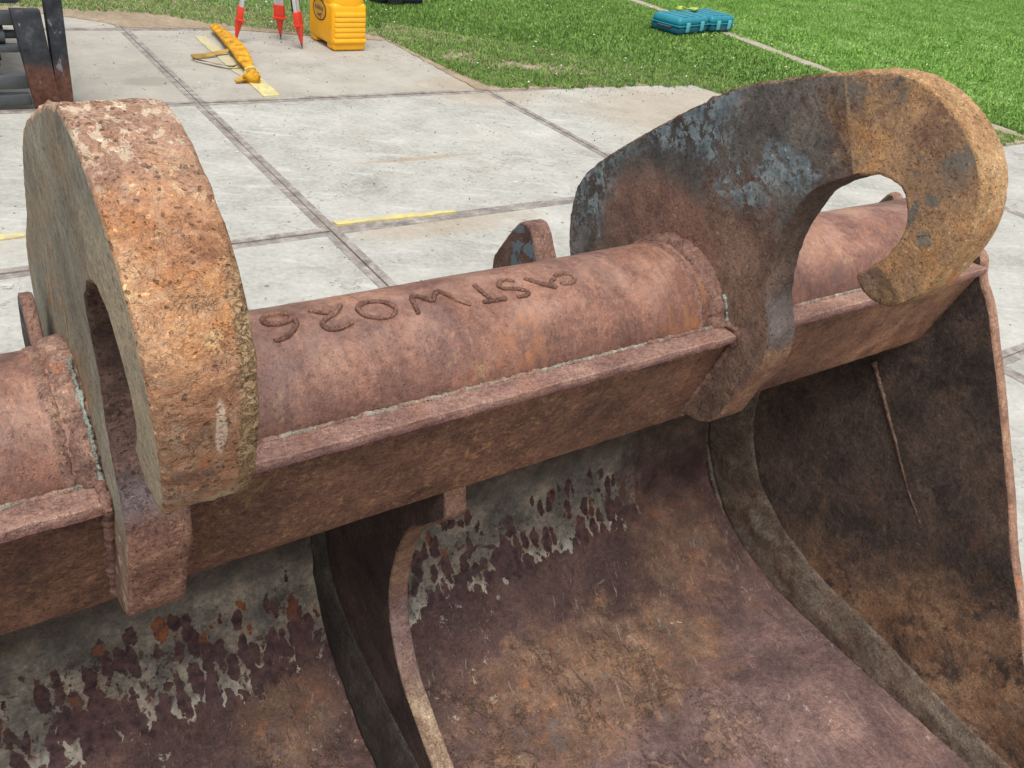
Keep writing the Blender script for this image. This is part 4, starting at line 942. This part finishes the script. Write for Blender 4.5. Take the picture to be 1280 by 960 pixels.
mb = MB(); rbox(mb, .008, .282, -.014, .015, .062, .092, .008, 2); local(mb.obj('lid_band', yeld), YC)
mb = MB(); rbox(mb, .10, .19, .12, .32, .448, .462, .006); local(mb.obj('handle_recess', yeld), YC)
mb = MB(); mb.tube([(.145, .10, .445), (.145, .12, .475), (.145, .22, .487), (.145, .32, .475), (.145, .34, .445)], .014, 10); local(mb.obj('handle', blk), YC)
mb = MB(); rbox(mb, -.012, .01, .16, .24, .37, .40, .005, 2); local(mb.obj('latch', blk), YC)
# oval emblem on the left face
mb = MB(); n = 40
def ell(a_, b_, x): return [(x, .23 + a_ * math.cos(2 * PI * k / n), .26 + b_ * math.sin(2 * PI * k / n)) for k in range(n)]
o1, i1 = ell(.115, .078, -.003), ell(.106, .070, -.003)
mb.add(o1 + i1, [(k, (k + 1) % n, n + (k + 1) % n, n + k) for k in range(n)])
mb.add([(0.001, y, z) for _, y, z in o1] + o1, [(k, (k + 1) % n, n + (k + 1) % n, n + k) for k in range(n)])
local(mb.obj('emblem_ring', blk, auto=None, smooth=False), YC)
mb = MB(); mb.add(ell(.106, .070, -.0015), [tuple(range(n))]); local(mb.obj('emblem_plate', simple('emblem_tan', sr(196, 146, 52), .5), auto=None), YC)
mb = MB()
for k, (yy, zz, w_, h_) in enumerate([(.30, .275, .016, .03), (.275, .272, .016, .032), (.25, .275, .016, .03), (.225, .274, .018, .032), (.20, .275, .016, .03), (.175, .275, .016, .03), (.235, .225, .05, .022), (.215, .215, .016, .03), (.20, .235, .03, .012)]):
    mb.box(-.0035, -.0018, yy - w_ / 2, yy + w_ / 2 - .003, zz - h_ / 2, zz + h_ / 2)
local(mb.obj('emblem_mark', simple('emblem_brown', sr(104, 84, 62), .6), auto=None), YC)

# ================================================================== TRIPOD BAG
bagm = Mat('bag_fabric'); bo = bagm.noise(22, 6, .65)
bagm.bmp(bagm.noise(1, 5, .6, vec=bagm.sc(bagm.pos, 40, 9, 40)), .015); bagm.bmp(bagm.noise(500, 2), .0008)
BAGM = bagm.done(bagm.ramp(bo, [(.35, sr(160, 108, 16)), (.52, sr(204, 148, 26)), (.68, sr(222, 172, 52))]), .75)
BG = thing('carry_bag', 'long crumpled yellow carry bag tied at one end lying on the concrete', 'bag', (2.0, 6.3, 0))
pl = catmull([(2.10, 7.05, .05), (2.085, 6.8, .05), (2.06, 6.5, .055), (2.02, 6.2, .055), (1.97, 5.92, .05), (1.945, 5.78, .04), (1.935, 5.74, .035)], False, .018)
def rb(u):
    return (.030 + .030 * math.sin(PI * min(1, u * 1.02)) ** .7) * (1 + .05 * mn.noise(Vector((u * 9, 0, 0)))) * (.5 + .5 * min(1, 5 * (1.02 - u))) * (1 if u > .04 else .7)
mb = MB(); mb.tube(pl, rb, 24, .04, squash=.55); mb.v = [(x + .006 * mn.noise(Vector((x * 40, y * 5, 3))), y, max(.006, z + .008 * mn.noise(Vector((x * 45, y * 6, z * 20))))) for x, y, z in mb.v]
mb.obj('bag_body', BAGM, BG, auto=None)
mb = MB(); mb.tube([(1.935, 5.74, .04), (1.93, 5.70, .045), (1.92, 5.66, .04), (1.90, 5.62, .03)], lambda u: .028 + .03 * u, 12, .8, squash=.7); mb.tube([(1.93, 5.70, .03), (1.87, 5.66, .025), (1.80, 5.65, .018)], lambda u: .03 * (1 - .5 * u), 10, .5, squash=.6); mb.obj('gathered_end', BAGM, BG, auto=None)
mb = MB(); mb.tube([(1.94 + .04 * math.cos(q), 5.755 + .006 * math.sin(3 * q), .042 + .034 * math.sin(q)) for q in np.linspace(0, 2 * PI, 20)], .008, 7); mb.obj('tie_cord', simple('tie_pale', sr(214, 190, 110), .7), BG)
strm = simple('strap_webbing', sr(150, 122, 62), .8, .35, 14)
def ribbon(name, pts, w, mat, parent, zrot=1.0, smooth_step=.015):
    pl = catmull(pts, False, smooth_step); v = []; f = []
    for i, p in enumerate(pl):
        t = (pl[min(i + 1, len(pl) - 1)] - pl[max(i - 1, 0)]).normalized(); a_ = t.cross(Vector((0, 0, 1))).normalized()
        q = math.sin(i * .09) * zrot; wv = (a_ * math.cos(q) + Vector((0, 0, 1)) * abs(math.sin(q))) * w / 2
        for sg, dz in ((-1, 0), (1, 0), (1, .003), (-1, .003)): v.append(p + wv * sg + Vector((0, 0, dz)))
    for i in range(len(pl) - 1):
        for k in range(4): f.append((i * 4 + k, i * 4 + (k + 1) % 4, (i + 1) * 4 + (k + 1) % 4, (i + 1) * 4 + k))
    return mesh_obj(name, v, f, mat, parent, auto=40)
ribbon('shoulder_strap', [(2.03, 6.35, .05), (1.93, 6.33, .03), (1.80, 6.28, .02), (1.72, 6.27, .018), (1.70, 6.22, .018), (1.76, 6.12, .02), (1.84, 6.02, .02), (1.90, 5.97, .025), (1.96, 6.0, .05)], .03, strm, BG, .9)

# ================================================================== TEAL CASES
teal = simple('teal_plastic', sr(30, 122, 138), .4, .08, 7); teald = simple('teal_plastic_dark', sr(24, 92, 108), .45, .1, 8); latchm = simple('latch_teal', sr(92, 170, 180), .4)
def tool_case(x, y, rz, label, wx, wy, hz=.2):
    t = thing('tool_case', label, 'tool case', (x, y, .02), 'teal tool cases lying on the lawn', rz)
    mb = MB(); rbox(mb, -wx / 2, wx / 2, -wy / 2, wy / 2, 0, hz * .5, .03, 3); local(mb.obj('case_base', teald), t)
    mb = MB(); rbox(mb, -wx / 2 - .004, wx / 2 + .004, -wy / 2 - .004, wy / 2 + .004, hz * .5, hz, .035, 4, .06); lid = local(mb.obj('lid', teal), t)
    mb = MB(); rbox(mb, -wx / 2 - .010, wx / 2 + .010, -wy / 2 - .010, wy / 2 + .010, hz * .46, hz * .54, .006, 2); local(mb.obj('rim', teal), t)
    for k in (-.24, .24):
        mb = MB(); rbox(mb, wx * k - .03, wx * k + .03, -wy / 2 - .02, -wy / 2 - .003, hz * .15, hz * .72, .005, 2); local(mb.obj('latch', latchm), t)
    for k in (-.25, 0, .25):
        mb = MB(); rbox(mb, wx * k - .035, wx * k + .035, -wy * .42, wy * .42, hz - .004, hz + .006, .004, 2); local(mb.obj('lid_rib', teal), lid)
    mb = MB(); mb.tube([(-wx / 2 + .01, -.08, hz * .4), (-wx / 2 - .03, -.07, hz * .4), (-wx / 2 - .03, .07, hz * .4), (-wx / 2 + .01, .08, hz * .4)], .011, 8); local(mb.obj('handle', simple('handle_grey', sr(70, 76, 80), .5)), t)
    return t
tool_case(7.02, 7.03, math.radians(14), 'larger left one of two teal tool cases on the grass, handle end outward', .58, .36, .165)
tool_case(7.575, 7.15, math.radians(10), 'shorter teal case lying right of the wider one, next to the garden path', .44, .38, .16)
mb = MB(); pts = [(7.10, 7.16, .20), (7.17, 7.22, .215), (7.25, 7.20, .205), (7.33, 7.20, .20), (7.40, 7.19, .20)]
mb.tube(catmull(pts, False, .015), lambda u: .018 + .010 * math.sin(u * 9), 10, .8, squash=.6)
tag(mb.obj('work_gloves', simple('hivis_yellow', sr(160, 176, 78), .7, .2, 30)), 'crumpled fluorescent yellow cloth lying on top of the teal cases', 'cloth')

# ================================================================== DARK CRATE / PARKED TRAILER AT THE TOP EDGE
mb = MB(); rbox(mb, 3.98, 4.52, 8.12, 8.55, .02, .42, .03); mb2 = mb
dk = simple('dark_blue_plastic', sr(30, 40, 58), .45, .15, 12)
CR = thing('storage_crate', 'dark blue plastic crate with a round wheel on the grass at the top edge', 'crate', (4.25, 8.3, 0))
mb.obj('crate_body', dk, CR)
mb = MB(); bm = bmesh.new(); bmesh.ops.create_cone(bm, cap_ends=True, segments=28, radius1=.10, radius2=.10, depth=.05); mb.bm(bm, Matrix.Translation((4.18, 8.10, .115)) @ Matrix.Rotation(PI / 2, 4, 'X')); mb.obj('wheel', blk, CR)
TRL = thing('parked_trailer', 'dark low flatbed trailer parked on the lawn at the top edge', 'trailer', (6.3, 9.8, 0))
mb = MB(); rbox(mb, 4.9, 7.0, 9.15, 10.8, .42, .56, .02); mb.obj('deck', simple('trailer_black', sr(34, 36, 38), .5), TRL)
for x in (5.5, 6.4):
    mb = MB(); bm = bmesh.new(); bmesh.ops.create_cone(bm, cap_ends=True, segments=32, radius1=.27, radius2=.27, depth=.16); bmesh.ops.bevel(bm, geom=[e_ for e_ in bm.edges if len(e_.link_faces) == 2 and abs(e_.verts[0].co.z - e_.verts[1].co.z) < .001], offset=.03, segments=3, affect='EDGES')
    mb.bm(bm, Matrix.Translation((x, 9.6, .27)) @ Matrix.Rotation(PI / 2, 4, 'X')); mb.obj('wheel', blk, TRL)
mb = MB(); mb.tube([(7.0, 9.5, .45), (7.25, 9.35, .3), (7.3, 9.3, .12), (7.3, 9.3, 0)], .035, 10); mb.obj('stand_leg', blk, TRL)

# ================================================================== FORKLIFT FORKS (left edge)
fkm = Mat('fork_steel'); fo = fkm.xyz()
fc = fkm.ramp(fkm.noise(14, 7, .7), [(.35, sr(34, 36, 40)), (.55, sr(54, 56, 62)), (.7, sr(84, 84, 88))])
fc = fkm.mix(fkm.step(fkm.add(fo[2], fkm.mul(fkm.sub(fkm.noise(12, 5), .5), .12)), .30, .18), fc, fkm.ramp(fkm.noise(30, 6, .7), [(.35, sr(72, 50, 44)), (.65, sr(118, 80, 64))]))
fc = fkm.mix(fkm.step(fkm.noise(20, 6, .7, vec=fkm.sc(fkm.pos, 1, 1, .5)), .62, .66), fc, sr(120, 126, 134))
fkm.bmp(fkm.noise(60, 5), .002); FKM = fkm.done(fc, .5, .2)
frm = simple('carriage_paint', sr(78, 82, 84), .5, .25, 10, .1); bdy = simple('vehicle_panel', sr(88, 96, 108), .4, .1, 5); tym = simple('tyre_rubber', sr(34, 34, 35), .85, .3, 15, bump=.004)
FK = thing('telehandler', 'front end of a loader with dark steel forks and tyre at the left edge', 'loader', (0.2, 5.9, 0))
def skew_bar(name, xt0, xt1, xb0, xb1, y0, y1, z0, z1, mat):
    mb = MB(); rbox(mb, 0, 1, y0, y1, z0, z1, .008, 2)
    mb.v = [((xb0 + (xb1 - xb0) * x) * (1 - (z - z0) / (z1 - z0)) + (xt0 + (xt1 - xt0) * x) * (z - z0) / (z1 - z0), y, z) for x, y, z in mb.v]
    return mb.obj(name, mat, FK)
f1 = skew_bar('fork', .535, .672, .575, .70, 5.20, 5.27, .012, .525, FKM)
tag(f1, 'wide fork shank, rusty at the bottom')
mb = MB(); mb.box(.585, .69, 4.2, 5.199, .010, .045, bev=.004); mb.obj('fork_blade', FKM, FK)
skew_bar('mast_post', .71, .80, .69, .765, 5.21, 5.30, .02, 1.3, FKM)
for z0, z1, y in ((.115, .185, 5.27), (.03, .085, 5.27), (.435, .50, 5.275), (.30, .335, 5.28)):
    mb = MB(); rbox(mb, -.9, .57, y, y + .07, z0, z1, .008, 2); mb.obj('carriage_bar', frm, FK)
mb = MB(); rbox(mb, .36, .44, 5.275, 5.33, .18, .31, .006, 2); mb.obj('carriage_strut', frm, FK)
mb = MB(); bm = bmesh.new(); bmesh.ops.create_cone(bm, cap_ends=True, segments=48, radius1=.5, radius2=.5, depth=.34); bmesh.ops.bevel(bm, geom=[e_ for e_ in bm.edges if abs(e_.verts[0].co.z - e_.verts[1].co.z) < .001], offset=.05, segments=3, affect='EDGES')
mb.bm(bm, Matrix.Translation((.36, 6.35, .5)) @ Matrix.Rotation(PI / 2, 4, 'Y'))
tyre = mb.obj('tyre', tym, FK)
for k in range(22):
    q = k * 2 * PI / 22; mb = MB(); mb.box(-.17, .17, -.03, .03, .485, .525, Matrix.Translation((.36, 6.35, .5)) @ Matrix.Rotation(q, 4, 'X') @ Matrix.Rotation(.3, 4, 'Z')); mb.obj('tread_block', tym, tyre, smooth=False, auto=None)
mb = MB(); rbox(mb, -1.2, .62, 5.35, 6.6, .52, 1.0, .04, 3); mb.obj('body_panel', bdy, FK)
mb = MB(); mb.tube([(-.6, 5.34, .38), (.56, 5.34, .38)], .022, 12); mb.tube([(.44, 5.34, .38), (.50, 5.34, .38)], .045, 14); mb.obj('cross_shaft', frm, FK)
